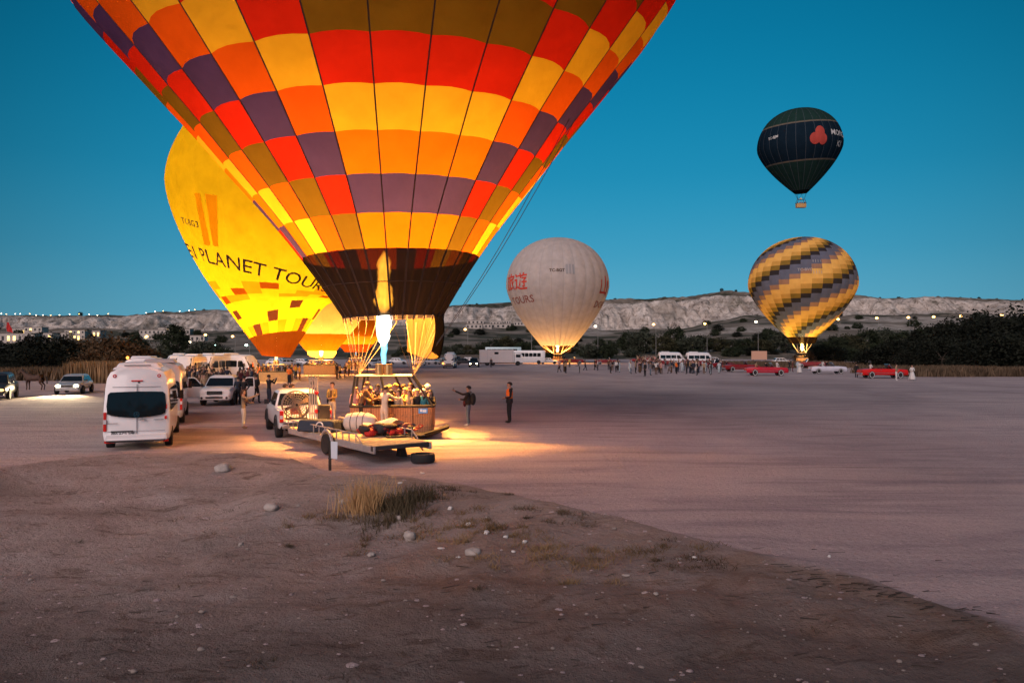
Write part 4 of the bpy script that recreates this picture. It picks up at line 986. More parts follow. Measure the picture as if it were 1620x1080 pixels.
def lean_rear(t):
    """the upper rear of the body slopes gently forward"""
    for c in kids(t)+[g for k in kids(t) for g in kids(k)]:
        if c.type != 'MESH' or c.name.startswith(('wheel', 'rim')) or 'leant' in c.data: continue
        for v in c.data.vertices:
            if v.co.y < -2.9 and v.co.z > .95: v.co.y += (v.co.z-.95)*.13*min(1, (-2.9-v.co.y)/.35)
        c.data['leant'] = 1
# nearest minibus, seen from behind
nb = minibus('minibus', 'nearest white minibus, seen from behind with a wide dark rear window', 'minibus', fine=True)
lean_rear(nb)
h1 = Vector((-.36, .933)).normalized(); rc = Vector((wpos(216, 24.9).x, 24.9)); put(nb, rc+h1*3.3, h1)
# one plain minibus that the others copy
m2 = minibus('minibus', 'second white minibus, its roof showing just above the nearest one', 'minibus', group=None)
ac = MB().box((0, -1.6, 2.80), (1.35, 1.9, .17), taper=.86).build('roof_air_conditioner', WHITEP, m2, bevel=.05)
lean_rear(m2)
h2 = Vector((-.24, .97)).normalized(); put(m2, Vector((wpos(243, 43).x, 43)), h2)
m3 = copy_tree(m2, on_ground(238, 53), math.atan2(.22, 1), 'third white minibus, showing an amber light on its roof edge'); MB().ball((-.7, -3.0, 2.78), .09).build('amber_light', AMBERON, m3)
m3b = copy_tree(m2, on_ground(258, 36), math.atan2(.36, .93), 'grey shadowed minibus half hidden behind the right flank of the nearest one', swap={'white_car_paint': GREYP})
VR = 'row of minibuses parked left of the yellow balloon'
for px, d, hd, lab in ((281, 92, (.30, -1), 'leftmost minibus of the parked row left of the yellow balloon'), (300, 78, (.12, -1), 'white minibus facing the camera, second from the left in the parked row'),
                       (322, 90, (-.16, -1), 'third minibus from the left in the parked row, flank lit amber'), (341, 88, (-.22, -1), 'fourth minibus from the left in the parked row with a bright gold edge'),
                       (353, 104, (-.25, -1), 'smallest minibus of the parked row, fifth from the left'), (378, 90, (1, -.55), 'amber-lit minibus standing side-on at the right end of the parked row')):
    p = on_ground(px, d); copy_tree(m2, p, math.atan2(-hd[0], hd[1]), lab, VR)
# pickup with its doors open
pk = pickup('pickup_truck', 'white pickup facing the camera with both front doors open', doors=True); put(pk, gp(333, 641, .0).xy+Vector((0, 2.2)), Vector((.16, -1)).normalized())
# pickup that pulls the trailer
ph = Vector((-.40, .917)).normalized(); pr = Vector((ph.y, -ph.x)); rear = Vector((-8.45, 27.6))+pr*.93
p2 = pickup('pickup_truck', 'white pickup carrying a large caged fan, hitched to the trailer', bed_load=True); put(p2, rear+ph*2.6, ph)
# cars on the left
suv = car('car', 'dark off-road car cut by the left edge of the picture', DKP, L=4.5, suv=True, lights=glow('dim_headlight', (1, .6, .2), 3)); put(suv, on_ground(-4, 51.5).xy, Vector((.45, -1)).normalized())
hl = car('car', 'silver car driving this way with blazing headlights on the left', GREYP, L=4.3, lights=HEADON); put(hl, on_ground(118, 58).xy, Vector((.30, -1)).normalized())
for s_ in (-1, 1):
    l = bpy.data.lights.new('headlight_beam', 'SPOT'); l.energy = 4500; l.color = (1, .78, .45); l.spot_size = R(70); l.spot_blend = .8; l.shadow_soft_size = .08
    o = bpy.data.objects.new('headlight_beam', l); col.objects.link(o); o.parent = hl; o.location = (s_*.6, 2.25, .66); o.rotation_euler = (R(81), 0, 0)
# far side of the field: lorry, buses and cars
def lorry(label):
    t = thing('box_truck', (0, 0, 0), label, 'truck')
    bx_ = MB().box((0, -1.6, 2.05), (2.4, 7.4, 2.75)).build('cargo_box', mat('pinkish_panel', (.66, .60, .60), .5, noise_amt=.05), t, bevel=.04)
    for y in (-5.2, -3.6, 1.9): MB().box((1.215, y, 2.05), (.02, .05, 2.6)).build('box_seam', GREYP, bx_)
    MB().box((1.22, -1.6, 2.7), (.03, .9, .45)).build('box_window', GLASS, bx_)
    MB().box((0, -.8, .62), (2.1, 9, .22)).build('chassis', DARK, t)
    cab = MB().loft([[Vector((x, y, z_)) for x, z_ in ((-1.1, .6), (1.1, .6), (1.1, zt-.2), (.95, zt), (-.95, zt), (-1.1, zt-.2))] for y, zt in ((2.3, 2.9), (3.6, 2.9), (4.05, 2.2), (4.25, 1.4))]); cab.build('cab', WHITEP, t, bevel=.04)
    for s_ in (-1, 1): MB().box((s_*1.11, 3.1, 2.1), (.02, 1.0, .6)).build('side_window', GLASS, t)
    MB().plate([(-.95, 4.12, 1.75), (.95, 4.12, 1.75), (.9, 3.75, 2.65), (-.9, 3.75, 2.65)], .03).build('windshield', GLASS, t, smooth=0)
    wheels(t, [(-1.0, -3.6), (1.0, -3.6), (-1.0, -2.4), (1.0, -2.4), (-1.0, 3.0), (1.0, 3.0)], .5, .3); return t
lo = lorry('white box truck standing side-on in the distance left of the white balloon'); put(lo, on_ground(797, 158), (1, .04)); lo.scale = (.96,)*3
def coach(name, label, m=WHITEP, cat='bus', L=9, Hh=2.9):
    t = thing(name, (0, 0, 0), label, cat)
    body_loft([(y, w, [(.92, .35), (1, .5), (1, 1.3), (.97, Hh-.35), (.85, Hh), (0, Hh+.04)]) for y, w in ((-L/2, 1.12), (-L/2+.15, 1.2), (L/2-.8, 1.2), (L/2-.2, 1.15), (L/2, 1.05))]).build('body', m, t, smooth=35)
    for s_ in (-1, 1):
        for k in range(6): MB().box((s_*1.185, -L/2+.95+k*(L-1.6)/6+.2, Hh-.98), (.05, (L-1.6)/6-.12, .8)).build('side_window', GLASS, t)
    MB().box((0, L/2-.02, Hh-1.1), (2.0, .1, 1.2)).build('windshield', GLASS, t, bevel=.03)
    wheels(t, [(-1.09, -L*.28), (1.09, -L*.28), (-1.09, L*.3), (1.09, L*.3)], .45, .26); return t
b1 = coach('coach', 'long pale coach on the raised road behind the box truck', mat('pale_teal_paint', (.45, .62, .66), .3, coat=.3), L=11.5)
put(b1, wpos(796, 245, 1.2), (1, .1))
b2 = coach('camper_bus', 'white bus parked right behind the cab of the box truck', cat='bus', L=7.2, Hh=3.1); put(b2, on_ground(838, 175), (1, -.1))
m4 = copy_tree(m2, on_ground(712, 137), math.atan2(0, -1), 'white minibus facing this way on the far edge, left of the box truck'); MB().ball((.95, 3.5, .9), .16).build('amber_light', AMBERON, m4)
c3 = car('car', 'dark car with two lit headlights left of the box truck', DKP, L=4.4, suv=True, lights=HEADON); put(c3, on_ground(750, 145), (0, -1))
c4 = car('car', 'car with cold white headlights behind the minibus on the far edge', DKP, L=4.4, suv=True, lights=HEADCOLD); put(c4, on_ground(723, 178), (.05, -1))
FC = 'cars parked along the far edge of the field'
proto = car('car', 'pale hatchback parked far off between the burning balloons', GREYP, L=4.3); put(proto, on_ground(460, 150), (1, .3)); proto['group'] = FC
for i, (px, d, hd, pn, lab) in enumerate(((480, 158, (1, -.3), 'w', 'white car parked beyond the bright cream balloon, left side'), (590, 150, (.4, -1), 'w', 'white van-like car seen through the cables left of the flame'), (604, 165, (1, .2), 'g', 'grey car far behind the burner of the patchwork balloon'),
                       (630, 172, (1, 0), 'w', 'white car far behind the scoop cables'), (684, 170, (.9, -.4), 'g', 'grey car just right of the scoop on the far edge'), (697, 182, (1, 0), 'd', 'dark car right of the scoop, second from it'), (735, 165, (1, .1), 'd', 'dark car between the lit minibus and the box truck'),
                       (744, 185, (1, 0), 'w', 'white car above the dark car with lit headlights'), (765, 178, (.2, -1), 'd', 'dark car close to the left end of the box truck'), (868, 176, (1, 0), 'w', 'white car whose door stands open beside the white balloon basket'),
                       (1237, 172, (1, 0), 'w', 'small white car far off left of the striped balloon basket'), (1131, 185, (1, .1), 'w', 'white car behind the far van on the right road'), (438, 160, (1, .1), 'w', 'white car parked left of the bright cream balloon basket'),
                       (445, 172, (1, -.1), 'g', 'grey car above the white one left of the cream balloon'), (662, 160, (.5, -1), 'w', 'pale car half hidden by the scoop of the patchwork balloon'))):
    copy_tree(proto, on_ground(px, d), math.atan2(-hd[0], hd[1]), lab, FC, swap={'silver_car_paint': {'w': WHITEP, 'g': GREYP, 'd': DKP}[pn]})
HV = None
for px, d, lab in ((1063, 178, 'white van lit warm on the far road, left one of two'), (1108, 172, 'white van on the far road, right one of two')):
    copy_tree(m2, on_ground(px, d), math.atan2(-1, .05), lab, 'vans on the far road')
# open-topped cars of the photo shoots
cv = convertible('convertible_car', 'bright red convertible at the far right beside dark bushes', REDP); put(cv, gp(1396, 598).xy, (1, -.06))
cw = convertible('convertible_car', 'silver-white convertible with a couple, between the red ones', mat('pearl_paint', (.60, .60, .68), .3, coat=.5)); put(cw, gp(1309, 591).xy, (1, -.05)); cw.scale = (.93, .93, 1.18); cv.scale = (1, 1, 1.25)
cz = convertible('convertible_car', 'crimson convertible nearest in the crowd, its hood side lit', mat('crimson_paint', (.46, .014, .035), .4, coat=.15, spec=.25)); put(cz, gp(1212, 594).xy, (1, -.10)); cz.scale = (1, 1, 1.25)
for px, py, lab, hd in ((1172, 588, 'dark red convertible partly behind the crimson one', (1, .05)), (1140, 584, 'red convertible parked in the crowd left of the crimson one', (-1, -.6)), (1098, 579, 'red open car in the middle of the distant crowd', (1, .1)),
                    (1046, 579, 'red open car behind the people in dark coats', (1, 0)), (960, 577, 'dark red open car behind the left part of the crowd', (1, 0)), (905, 576, 'dark red open car just right of the white balloon basket', (1, .1)), (1016, 565, 'red open car on the rise behind the crowd', (1, 0)), (1282, 582, 'dim red open car left of the silver-white convertible', (-1, .2))):
    copy_tree(cz, on_ground(px, gdist(py)) if py > 568 else on_ground(px, 190), math.atan2(-hd[0], hd[1]), lab, 'red open cars', swap={'crimson_paint': PLUM})

number_off([o for o in bpy.data.objects if o.get('group') == 'red open cars'], 'distant dark red open car, %s of those around the long crowd')
# ================================================================== TRAILER, FAN, FIELD GEAR
yel = mat('trailer_deck_board', (.46, .36, .22), .75, noise_amt=.3, noise_scale=6, bump=.3); TST = mat('galvanised_steel', (.42, .38, .37), .5, .4, noise_amt=.15, noise_scale=8)
th_ = Vector((-.60, .80)); tr_ = Vector((.80, .60)); ro = Vector((-3.97, 21.7))
TR = thing('trailer', (ro.x+tr_.x*.95, ro.y+tr_.y*.95, 0), 'long flat trailer with low side rails behind the white pickup', 'trailer', rz=math.atan2(-th_.x, th_.y))
for k in range(17): MB().box((0, .21+k*.39, .52+rnd.uniform(-.004, .004)), (1.86, .375, .045)).build('deck_plank', yel, TR, bevel=.006)
for s_ in (-1, 1):
    MB().box((s_*.93, 3.3, .42), (.07, 6.7, .20)).build('side_beam', TST, TR, bevel=.01)
    q = [(s_*.95, .75, .54), (s_*.95, 1.15, .80), (s_*.95, 6.6, .80)]; rl = MB().tube([Vector(p) for p in q], .022, 6).build('side_rail', TST, TR)
    if s_ > 0: rl.scale = (1, 1, 1)
    for y in np.arange(1.15, 6.7, .46): MB().box((s_*.95, y, .66), (.03, .03, .28)).build('rail_post', TST, rl)
    MB().box((s_*.93, .04, .46), (.10, .12, .14)).build('end_bracket', DARK, TR)
MB().box((0, .02, .47), (1.9, .05, .11)).build('rear_beam', DARK, TR); MB().box((0, 6.7, .42), (1.8, .08, .12)).build('front_beam', TST, TR)
for s_ in (-1, 1): MB().tube([Vector((s_*.85, 6.7, .42)), Vector((0, 7.7, .45))], .04, 6).build('draw_bar', TST, TR)
for y in np.arange(.8, 6.5, .95): MB().box((0, y, .38), (1.8, .06, .08)).build('cross_member', TST, TR)
wheels(TR, [(-1.08, 2.9), (1.08, 2.9)], .33, .22); MB().tube([Vector((-1.12, 2.9+.42*math.cos(a), .34+.42*math.sin(a))) for a in np.linspace(.2, PI-.2, 9)], .05, 6).build('mudguard', TST, TR)
MB().box((.45, .9, .25), (.22, .3, .42), taper=.6).build('support_foot', DARK, TR)
def trp(x, y, z_=.545):  # a spot on the deck in world metres
    v = ro+tr_*(.95+x)+th_*y; return Vector((v.x, v.y, z_))
# spare tyres near the rear end
def tyre(name, p, label, rx=0, ry=0, r=.36, w=.24):
    o = MB().lathe([(r*.6, -w/2), (r*.93, -w/2), (r, -w*.3), (r, w*.3), (r*.93, w/2), (r*.6, w/2), (r*.56, 0), (r*.6, -w/2)], 24, cap=False).build(name, BLACK, None)
    o.location = p; o.rotation_euler = (rx, ry, 0); return tag(o, label, 'tyre')
tyre('tyre', Vector((-2.62, 22.3, .13)), 'black tyre lying on the ground past the right end of the trailer')
bag = thing('envelope_bag', trp(.42, 3.7, .545), 'fat cream cloth bag with dark straps lying on the trailer like a barrel', 'storage bag', rz=R(-12)); bag.scale = (.56,)*3
prof = [(.05, -.98), (.30, -.96), (.48, -.82), (.57, -.5), (.60, 0), (.57, .45), (.46, .78), (.30, .95), (.20, .98)]
Mx = Matrix.Rotation(PI/2, 3, 'Y'); MB().lathe([(r_*1.02, z_*1.02) for r_, z_ in prof], 28, (0, 0, .56), Mx, jit=.012).build('bag_cloth', mat('cream_canvas', (.62, .52, .45), .85, noise_amt=.1, bump=.4, bump_scale=6), bag, smooth=60)
for x in (-.42, .0, .36): MB().tube([Vector((x, .62*math.cos(a)*(1 if abs(x) < .3 else .975), .56+.62*math.sin(a)*(1 if abs(x) < .3 else .975))) for a in np.linspace(0, 2*PI, 33)], .018, 5).build('strap', DARK, bag)
MB().lathe([(.20, .96), (.17, 1.02), (.13, .99)], 18, (0, 0, .56), Mx, cap=True).build('bag_mouth', BLACK, bag); MB().ball((1.08, .1, .42), (.20, .12, .09), 12, 8, jit=.15).build('tied_end', mat('cream_canvas', (.62, .52, .45)), bag)
# harness heap
hb = thing('harness_heap', trp(.62, 2.1, .55), 'heap of red and black harness bags and straps on the rear of the trailer', 'heap of gear')
for i in range(16):
    a = rnd.uniform(0, 6.28); x = rnd.uniform(-.75, .7); y = rnd.uniform(-.28, .28); MB().ball((x, y, rnd.uniform(.10, .32)), (rnd.uniform(.14, .3), rnd.uniform(.1, .2), rnd.uniform(.08, .16)), 10, 7, jit=.12, M=Matrix.Rotation(a, 3, 'Z')).build('pouch', (mat('red_webbing', (.55, .03, .02), .7, bump=.4), mat('black_webbing', (.022, .022, .026), .7, bump=.4), mat('maroon_webbing', (.16, .03, .03), .7), mat('black_webbing', (.02, .02, .02)))[i % 4], hb)
for i in range(9):
    x = rnd.uniform(-.6, .6); pts = [Vector((x+.5*math.cos(t*2+i), .3*math.sin(t*3+i), .22+.14*math.sin(t*2.3+i))) for t in np.linspace(0, 2.4, 9)]; MB().tube(pts, .018, 5).build('strap', (mat('red_webbing', (.55, .03, .02)), DARK)[i % 2], hb)
cl = MB(); n = 13; vs = []
for j in range(n):
    for i in range(n): x = (i/(n-1)-.5)*1.3; y = (j/(n-1)-.5)*.75; vs.append((x, y, .30+.10*math.sin(x*5+y*3)+.06*math.cos(y*11-x*3)-.35*max(0, abs(x)-.42)))
cl.add(vs+[(v[0], v[1], v[2]-.02) for v in vs], [f for j in range(n-1) for i in range(n-1) for f in ((j*n+i, j*n+i+1, (j+1)*n+i+1, (j+1)*n+i), (n*n+j*n+i, n*n+(j+1)*n+i, n*n+(j+1)*n+i+1, n*n+j*n+i+1))])
dr = cl.build('cover_cloth', mat('pale_cover', (.60, .50, .44), .85), None, smooth=180, loc=trp(.80, 2.75, .60), rz=R(8)); tag(dr, 'pale cloth cover draped between the barrel bag and the wicker basket', 'cloth')
mt = MB().loft([[Vector((x, y, z_)) for x, z_ in ((-.62, .05), (.62, .05), (.62, .09), (-.62, .09))] for y in (-.35, .35)]).build('rubber_mat', BLACK, None, loc=trp(.95, 1.65, .51), rz=R(20)); tag(mt, 'dark rubber mat under the harness heap on the trailer', 'mat')
ck = MB(); vs = []
for j in range(9):
    for i in range(7): u = j/8; x = -.8+1.6*u; y = (i/6-.5)*.7*(1-.3*u); vs.append((x, y, .06+.38*u*u+.07*math.sin(i*1.3+u*3)))
ck.add(vs+[(v[0], v[1], v[2]-.035) for v in vs], [f for j in range(8) for i in range(6) for f in ((j*7+i, j*7+i+1, (j+1)*7+i+1, (j+1)*7+i), (63+j*7+i, 63+(j+1)*7+i, 63+(j+1)*7+i+1, 63+j*7+i+1))])
tag(ck.build('rubber_sheet', BLACK, None, smooth=180, loc=Vector((-3.15, 28.1, gz(-3.15, 28.1)+.03)), rz=R(12)), 'curled black rubber sheet on the ground at the right corner of the wicker basket', 'mat')
hose = [Vector((-3.75+.9*t, 25.0-.5*t+.15*math.sin(5*t), .62-.55*t*t)) for t in np.linspace(0, 1, 12)]
tag(MB().tube(hose, .03, 6).build('rope', mat('tan_rope', (.42, .31, .2), .8), None), 'thick tan rope hanging from the trailer to the ground near the basket', 'rope')
bx2 = thing('equipment_bag', Vector((-6.5, 25.6, .545)), 'dark padded bag with a pale round logo at the front of the trailer', 'bag', rz=R(-18))
MB().box((0, 0, .20), (1.45, .6, .40), taper=.9).build('bag_body', mat('navy_canvas', (.03, .04, .06), .8, bump=.4), bx2, bevel=.07)
MB().tube([Vector((.20+.13*math.cos(a), -.325+.03*math.sin(a), .22+.12*math.sin(a))) for a in np.linspace(-.4, PI+.4, 12)], .022, 6).build('logo_ring', PLATE, bx2)
hb2 = thing('harness_bag', Vector((-5.6, 26.0, .55)), 'black lumpy bag between the navy bag and the barrel bag on the trailer', 'bag', rz=R(20))
MB().ball((0, 0, .16), (.42, .28, .22), 14, 9, jit=.10).ball((.3, .05, .10), (.25, .18, .12), 10, 7, jit=.1).build('bag_body', BLACK, hb2); MB().tube([Vector((-.2+.5*t, -.2, .30-.25*t)) for t in np.linspace(0, 1.6, 6)], .03, 6).build('strap', mat('tan_rope', (.42, .31, .2)), hb2)
# the caged fan standing in the bed of the pickup
def onbed(x, y, z_): v = Vector((rear.x, rear.y))+pr*x+ph*y; return Vector((v.x, v.y, z_))
fn = thing('inflation_fan', onbed(-.30, .35, .70), 'big round wire-caged fan standing in the open bed of the pickup', 'fan', rz=math.atan2(-ph.x, ph.y))
fn.scale = (.80,)*3; Rf = .63; cage = mat('cage_wire', (.15, .12, .11), .6, .1)
MB().tube([Vector((Rf*math.cos(a), -.12, .70+Rf*math.sin(a))) for a in np.linspace(0, 2*PI, 40)], .03, 6).build('cage_ring', cage, fn); MB().tube([Vector((Rf*math.cos(a), .22, .70+Rf*math.sin(a))) for a in np.linspace(0, 2*PI, 40)], .03, 6).build('cage_ring', cage, fn)
for k in range(5): MB().tube([Vector((Rf*(.16+.17*k)*math.cos(a), -.18, .70+Rf*(.16+.17*k)*math.sin(a))) for a in np.linspace(0, 2*PI, 30)], .013, 4).build('guard_ring', cage, fn)
for k in range(28): a = 2*PI*k/28; MB().tube([Vector((.06*math.cos(a), -.19, .70+.06*math.sin(a))), Vector((Rf*math.cos(a), -.13, .70+Rf*math.sin(a)))], .015, 4).build('guard_wire', cage, fn)
for k in range(4):
    a = 2*PI*k/4+.4; d_ = Vector((math.cos(a), 0, math.sin(a))); e_ = Vector((-math.sin(a), 0, math.cos(a))); c0 = Vector((0, 0, .70))
    MB().plate([c0+d_*.08-e_*.04, c0+d_*.56-e_*.10+Vector((0, -.05, 0)), c0+d_*.58+e_*.10+Vector((0, .06, 0)), c0+d_*.08+e_*.05], .015).build('fan_blade', mat('blade_wood', (.22, .15, .11), .5), fn)
MB().cyl((0, -.1, .70), (0, .18, .70), .09, n=14).build('hub', DARK, fn); MB().box((0, .38, .40), (.42, .36, .34)).build('engine', mat('engine_red', (.45, .04, .02), .5), fn, bevel=.03); MB().box((0, .1, .06), (1.0, .6, .05)).tube([Vector((-.45, -.1, .06)), Vector((-.45, -.1, .6))], .025).tube([Vector((.45, -.1, .06)), Vector((.45, -.1, .6))], .025).build('stand', DARK, fn)
# upright pale panel rack with red lamps right of the fan
rk = thing('light_rack', onbed(.28, .05, .72), 'pale upright rack of slats with red lamps beside the fan', 'rack', rz=math.atan2(-ph.x, ph.y)); cm = mat('cream_metal', (.45, .38, .31), .5)
for k in range(4): MB().box((-.13+k*.085, 0, .80), (.055, .05, 1.6)).build('slat', cm, rk, bevel=.008)
for zz in (.22, .95, 1.5): MB().box((0, .04, zz), (.36, .03, .05)).build('cross_bar', cm, rk)
for zz in (.98, .30): MB().ball((.10, -.05, zz), (.07, .05, .08), 10, 8).build('red_lamp', REDL, rk)
for k in range(3): MB().tube([Vector((-.2+.13*k, -.02, 1.62)), Vector((-.14+.13*k, -.04, 1.56)), Vector((-.08+.13*k, -.02, 1.62))], .015, 5).build('hook', DARK, rk)
dk = MB().box((0, 0, .28), (.42, .35, .55)).build('crate', mat('black_plastic', (.022, .02, .022), .6), None, bevel=.02, loc=onbed(.66, .12, .69), rz=math.atan2(-ph.x, ph.y)); tag(dk, 'tall black crate at the right corner of the pickup bed', 'crate')
# ================================================================== PEOPLE
SKIN = mat('skin', (.42, .24, .17), .6); SKIN2 = mat('tan_skin', (.30, .16, .10), .6)
def cloth(name, c): return mat(name, c, .85, noise_amt=.15, noise_scale=7, bump=.35, bump_scale=9)
CL = {'black': cloth('black_clothing', (.012, .012, .015)), 'navy': cloth('navy_clothing', (.02, .028, .05)), 'grey': cloth('grey_clothing', (.14, .14, .15)), 'white': cloth('white_clothing', (.62, .60, .58)),
      'cream': cloth('cream_clothing', (.52, .44, .36)), 'brown': cloth('brown_clothing', (.10, .055, .03)), 'mustard': cloth('mustard_clothing', (.42, .26, .07)), 'denim': cloth('denim', (.10, .14, .19)),
      'vest': cloth('orange_vest', (.95, .19, .02)), 'red': cloth('red_clothing', (.36, .03, .03)), 'teal': cloth('teal_clothing', (.03, .18, .22)), 'maroon': cloth('maroon_clothing', (.12, .025, .03)), 'pale': cloth('pale_blue_clothing', (.42, .50, .54)),
      'pink': cloth('pink_clothing', (.48, .26, .24)), 'shoe': cloth('white_shoe', (.6, .58, .56)), 'dshoe': cloth('dark_shoe', (.02, .018, .016)), 'yellow': cloth('yellow_clothing', (.6, .42, .08)), 'tan': cloth('tan_clothing', (.34, .24, .15))}
HAIR = {'black': mat('black_hair', (.012, .010, .009), .6, bump=.5, bump_scale=40), 'brown': mat('brown_hair', (.05, .028, .016), .6, bump=.5, bump_scale=40), 'blond': mat('blond_hair', (.40, .27, .12), .6, bump=.5, bump_scale=40), 'cap': mat('white_hat', (.6, .58, .56), .8), 'scarf': mat('yellow_scarf', (.6, .42, .10), .8), 'gold': mat('golden_hat', (.55, .33, .07), .8)}
def lerp(a, b, t): return Vector(a).lerp(Vector(b), t)
POSE = {
 # legs: (hip offset fwd, knee, ankle) ; arms: elbow and wrist offsets in body frame (x side, y forward, z height fraction)
 'stand': dict(),
 'hands_front': dict(armL=((.125, .02, .63), (.05, .12, .62)), armR=((.125, .02, .63), (.03, .13, .60))),
 'hips': dict(armL=((.19, -.02, .65), (.11, .03, .57)), armR=((.19, -.02, .65), (.11, .03, .57))),
 'phone': dict(armR=((.13, .13, .70), (.07, .25, .86)), armL=((.14, .10, .68), (.03, .24, .84))),
 'phone1': dict(armR=((.14, .17, .77), (.10, .36, .86)), armL=((.14, .08, .66), (.06, .19, .66))),
 'reach': dict(armR=((.15, .16, .72), (.09, .32, .70)), armL=((.13, .14, .68), (.08, .28, .66)), lean=.08),
 'up': dict(armR=((.16, .03, .92), (.13, .05, 1.07)), armL=((.15, .05, .64), (.13, .14, .56))),
 'walk': dict(kneeL=(.052, .09, .29), footL=(.055, .13, .04), kneeR=(.052, .03, .28), footR=(.05, -.17, .07), armL=((.13, -.06, .64), (.12, -.02, .50)), armR=((.13, .05, .64), (.11, .14, .53))),
 'wide': dict(kneeL=(.10, .02, .28), footL=(.15, .0, .04), kneeR=(.09, .02, .28), footR=(.14, -.03, .04), armL=((.16, -.04, .65), (.06, -.09, .58)), armR=((.16, -.04, .65), (.05, -.09, .56))),
 'lean': dict(lean=.22, armL=((.14, .22, .62), (.08, .36, .60)), armR=((.14, .22, .60), (.09, .38, .62))),
 'sit': dict(sit=True, armL=((.13, .05, .66), (.07, .18, .60)), armR=((.13, .05, .66), (.07, .18, .60))),
}
MESH_CACHE = {}
def body_mesh(pose, H, fem, fine, mats):
    """one continuous figure grown round a skeleton; clothes are regions of it"""
    key = (pose, fem, fine)
    if key in MESH_CACHE: base = MESH_CACHE[key]
    else:
        P = POSE[pose]; ln = P.get('lean', 0); V = []; E = []; Rd = []; K = []
        def v(p, r, k, par=None):
            V.append(tuple(p)); Rd.append(r if hasattr(r, '__len__') else (r, r)); K.append(k)
            if par is not None: E.append((par, len(V)-1))
            return len(V)-1
        def up(x, y, z): return (x, y+ln*(z-.5)*1.6, z-(abs(ln)*.25*(z-.5)))
        sw = .92 if fem else 1.0
        pel = v((0, 0, .52), (.082, .062), 2); a = v(up(0, 0, .60), (.074*sw, .055), 1, pel); b_ = v(up(0, .004, .70), (.086*sw, .060), 1, a); c_ = v(up(0, 0, .785), (.088*sw, .056), 1, b_)
        nk = v(up(0, -.004, .845), (.036, .036), 0, c_); h0 = v(up(0, .010, .885), (.046, .050), 0, nk); h1_ = v(up(0, .008, .935), (.050, .060), 0, h0); v(up(0, .0, .972), (.036, .044), 0, h1_)
        for s_, nm in ((1, 'R'), (-1, 'L')):
            sh = v(up(s_*.105*sw, -.004, .805), (.036, .036), 3, c_)
            (ex, ey, ez), (wx, wy, wz) = P.get('arm'+nm, ((.135, -.012, .635), (.125, .03, .50)))
            e = v((s_*ex, ey, ez) if P.get('arm'+nm) else up(s_*ex, ey, ez), (.029, .029), 3, sh)
            w = v((s_*wx, wy, wz) if P.get('arm'+nm) else up(s_*wx, wy, wz), (.020, .021), 3, e); d_ = (Vector(V[w])-Vector(V[e])).normalized()
            hd = v(Vector(V[w])+d_*.026, (.018, .020), 4, w); v(Vector(V[w])+d_*.048, (.015, .018), 4, hd)
            if P.get('sit'):
                hip = v((s_*.055, .02, .50), (.056, .056), 2, pel); kn = v((s_*.06, .25, .50), (.038, .038), 2, hip); an = v((s_*.06, .27, .27), (.026, .028), 2, kn); v((s_*.06, .36, .245), (.024, .018), 5, an)
            else:
                kx, ky, kz = P.get('knee'+nm, (.055, .012, .28)); fx, fy, fz = P.get('foot'+nm, (.055, -.005, .045))
                hip = v((s_*.052, 0, .475), (.058, .060), 2, pel); kn = v((s_*kx, ky, kz), (.039, .042), 2, hip); an = v((s_*fx, fy, fz+.02), (.028, .030), 2, kn)
                ft = v((s_*fx, fy+.012, fz-.018), (.027, .022), 5, an); v((s_*(fx+.012), fy+.095, fz-.024), (.024, .016), 5, ft)
        me = bpy.data.meshes.new('tmp'); me.from_pydata([tuple(c*1.0 for c in p) for p in V], E, []); o = bpy.data.objects.new('tmp', me); col.objects.link(o)
        sk = o.modifiers.new('s', 'SKIN'); sk.use_smooth_shade = True
        for i, r in enumerate(Rd): me.skin_vertices[0].data[i].radius = r; me.skin_vertices[0].data[i].use_root = (i == 0)
        sb = o.modifiers.new('b', 'SUBSURF'); sb.levels = 2 if fine else 1; sb.render_levels = sb.levels
        dg = bpy.context.evaluated_depsgraph_get(); m2_ = bpy.data.meshes.new_from_object(o.evaluated_get(dg)); bpy.data.objects.remove(o)
        nv = len(m2_.vertices); co = np.empty(nv*3); m2_.vertices.foreach_get('co', co); co = co.reshape(-1, 3)
        # nearest bone decides the clothing region
        Va = np.array(V); A0 = Va[[e[0] for e in E]]; A1 = Va[[e[1] for e in E]]; KE = np.array([K[e[1]] for e in E])
        cen = np.array([tuple(p.center) for p in m2_.polygons]); d = A1-A0; L2 = (d**2).sum(1)
        t = np.clip(((cen[:, None]-A0[None])*d[None]).sum(2)/L2[None], 0, 1); q = A0[None]+t[..., None]*d[None]; ds = ((cen[:, None]-q)**2).sum(2)
        kk = KE[ds.argmin(1)]
        kk = np.where((kk == 2) & (cen[:, 2] > .53) & (not P.get('sit')), 1, kk)
        kk = np.where((kk == 1) & (cen[:, 2] < .50), 2, kk) if not fem else kk
        # faces: 0 skin(head) 1 torso 2 legs 3 arms 4 hands 5 shoes
        base = (co, [tuple(p.vertices) for p in m2_.polygons], kk.tolist(), up(0, 0, .93), {n_: (V[i]) for i, n_ in enumerate(())}, [Vector(V[i]) for i, k in enumerate(K) if k == 4])
        bpy.data.meshes.remove(m2_); MESH_CACHE[key] = base
    co, fs, kk, head, _, hands = base
    m = MB(); m.v = [tuple(c) for c in (co*H)]; m.f = list(fs); m.m = [{0: 0, 1: 1, 2: 2, 3: 3, 4: 0, 5: 4}[k] for k in kk]
    hc = Vector(head)*H
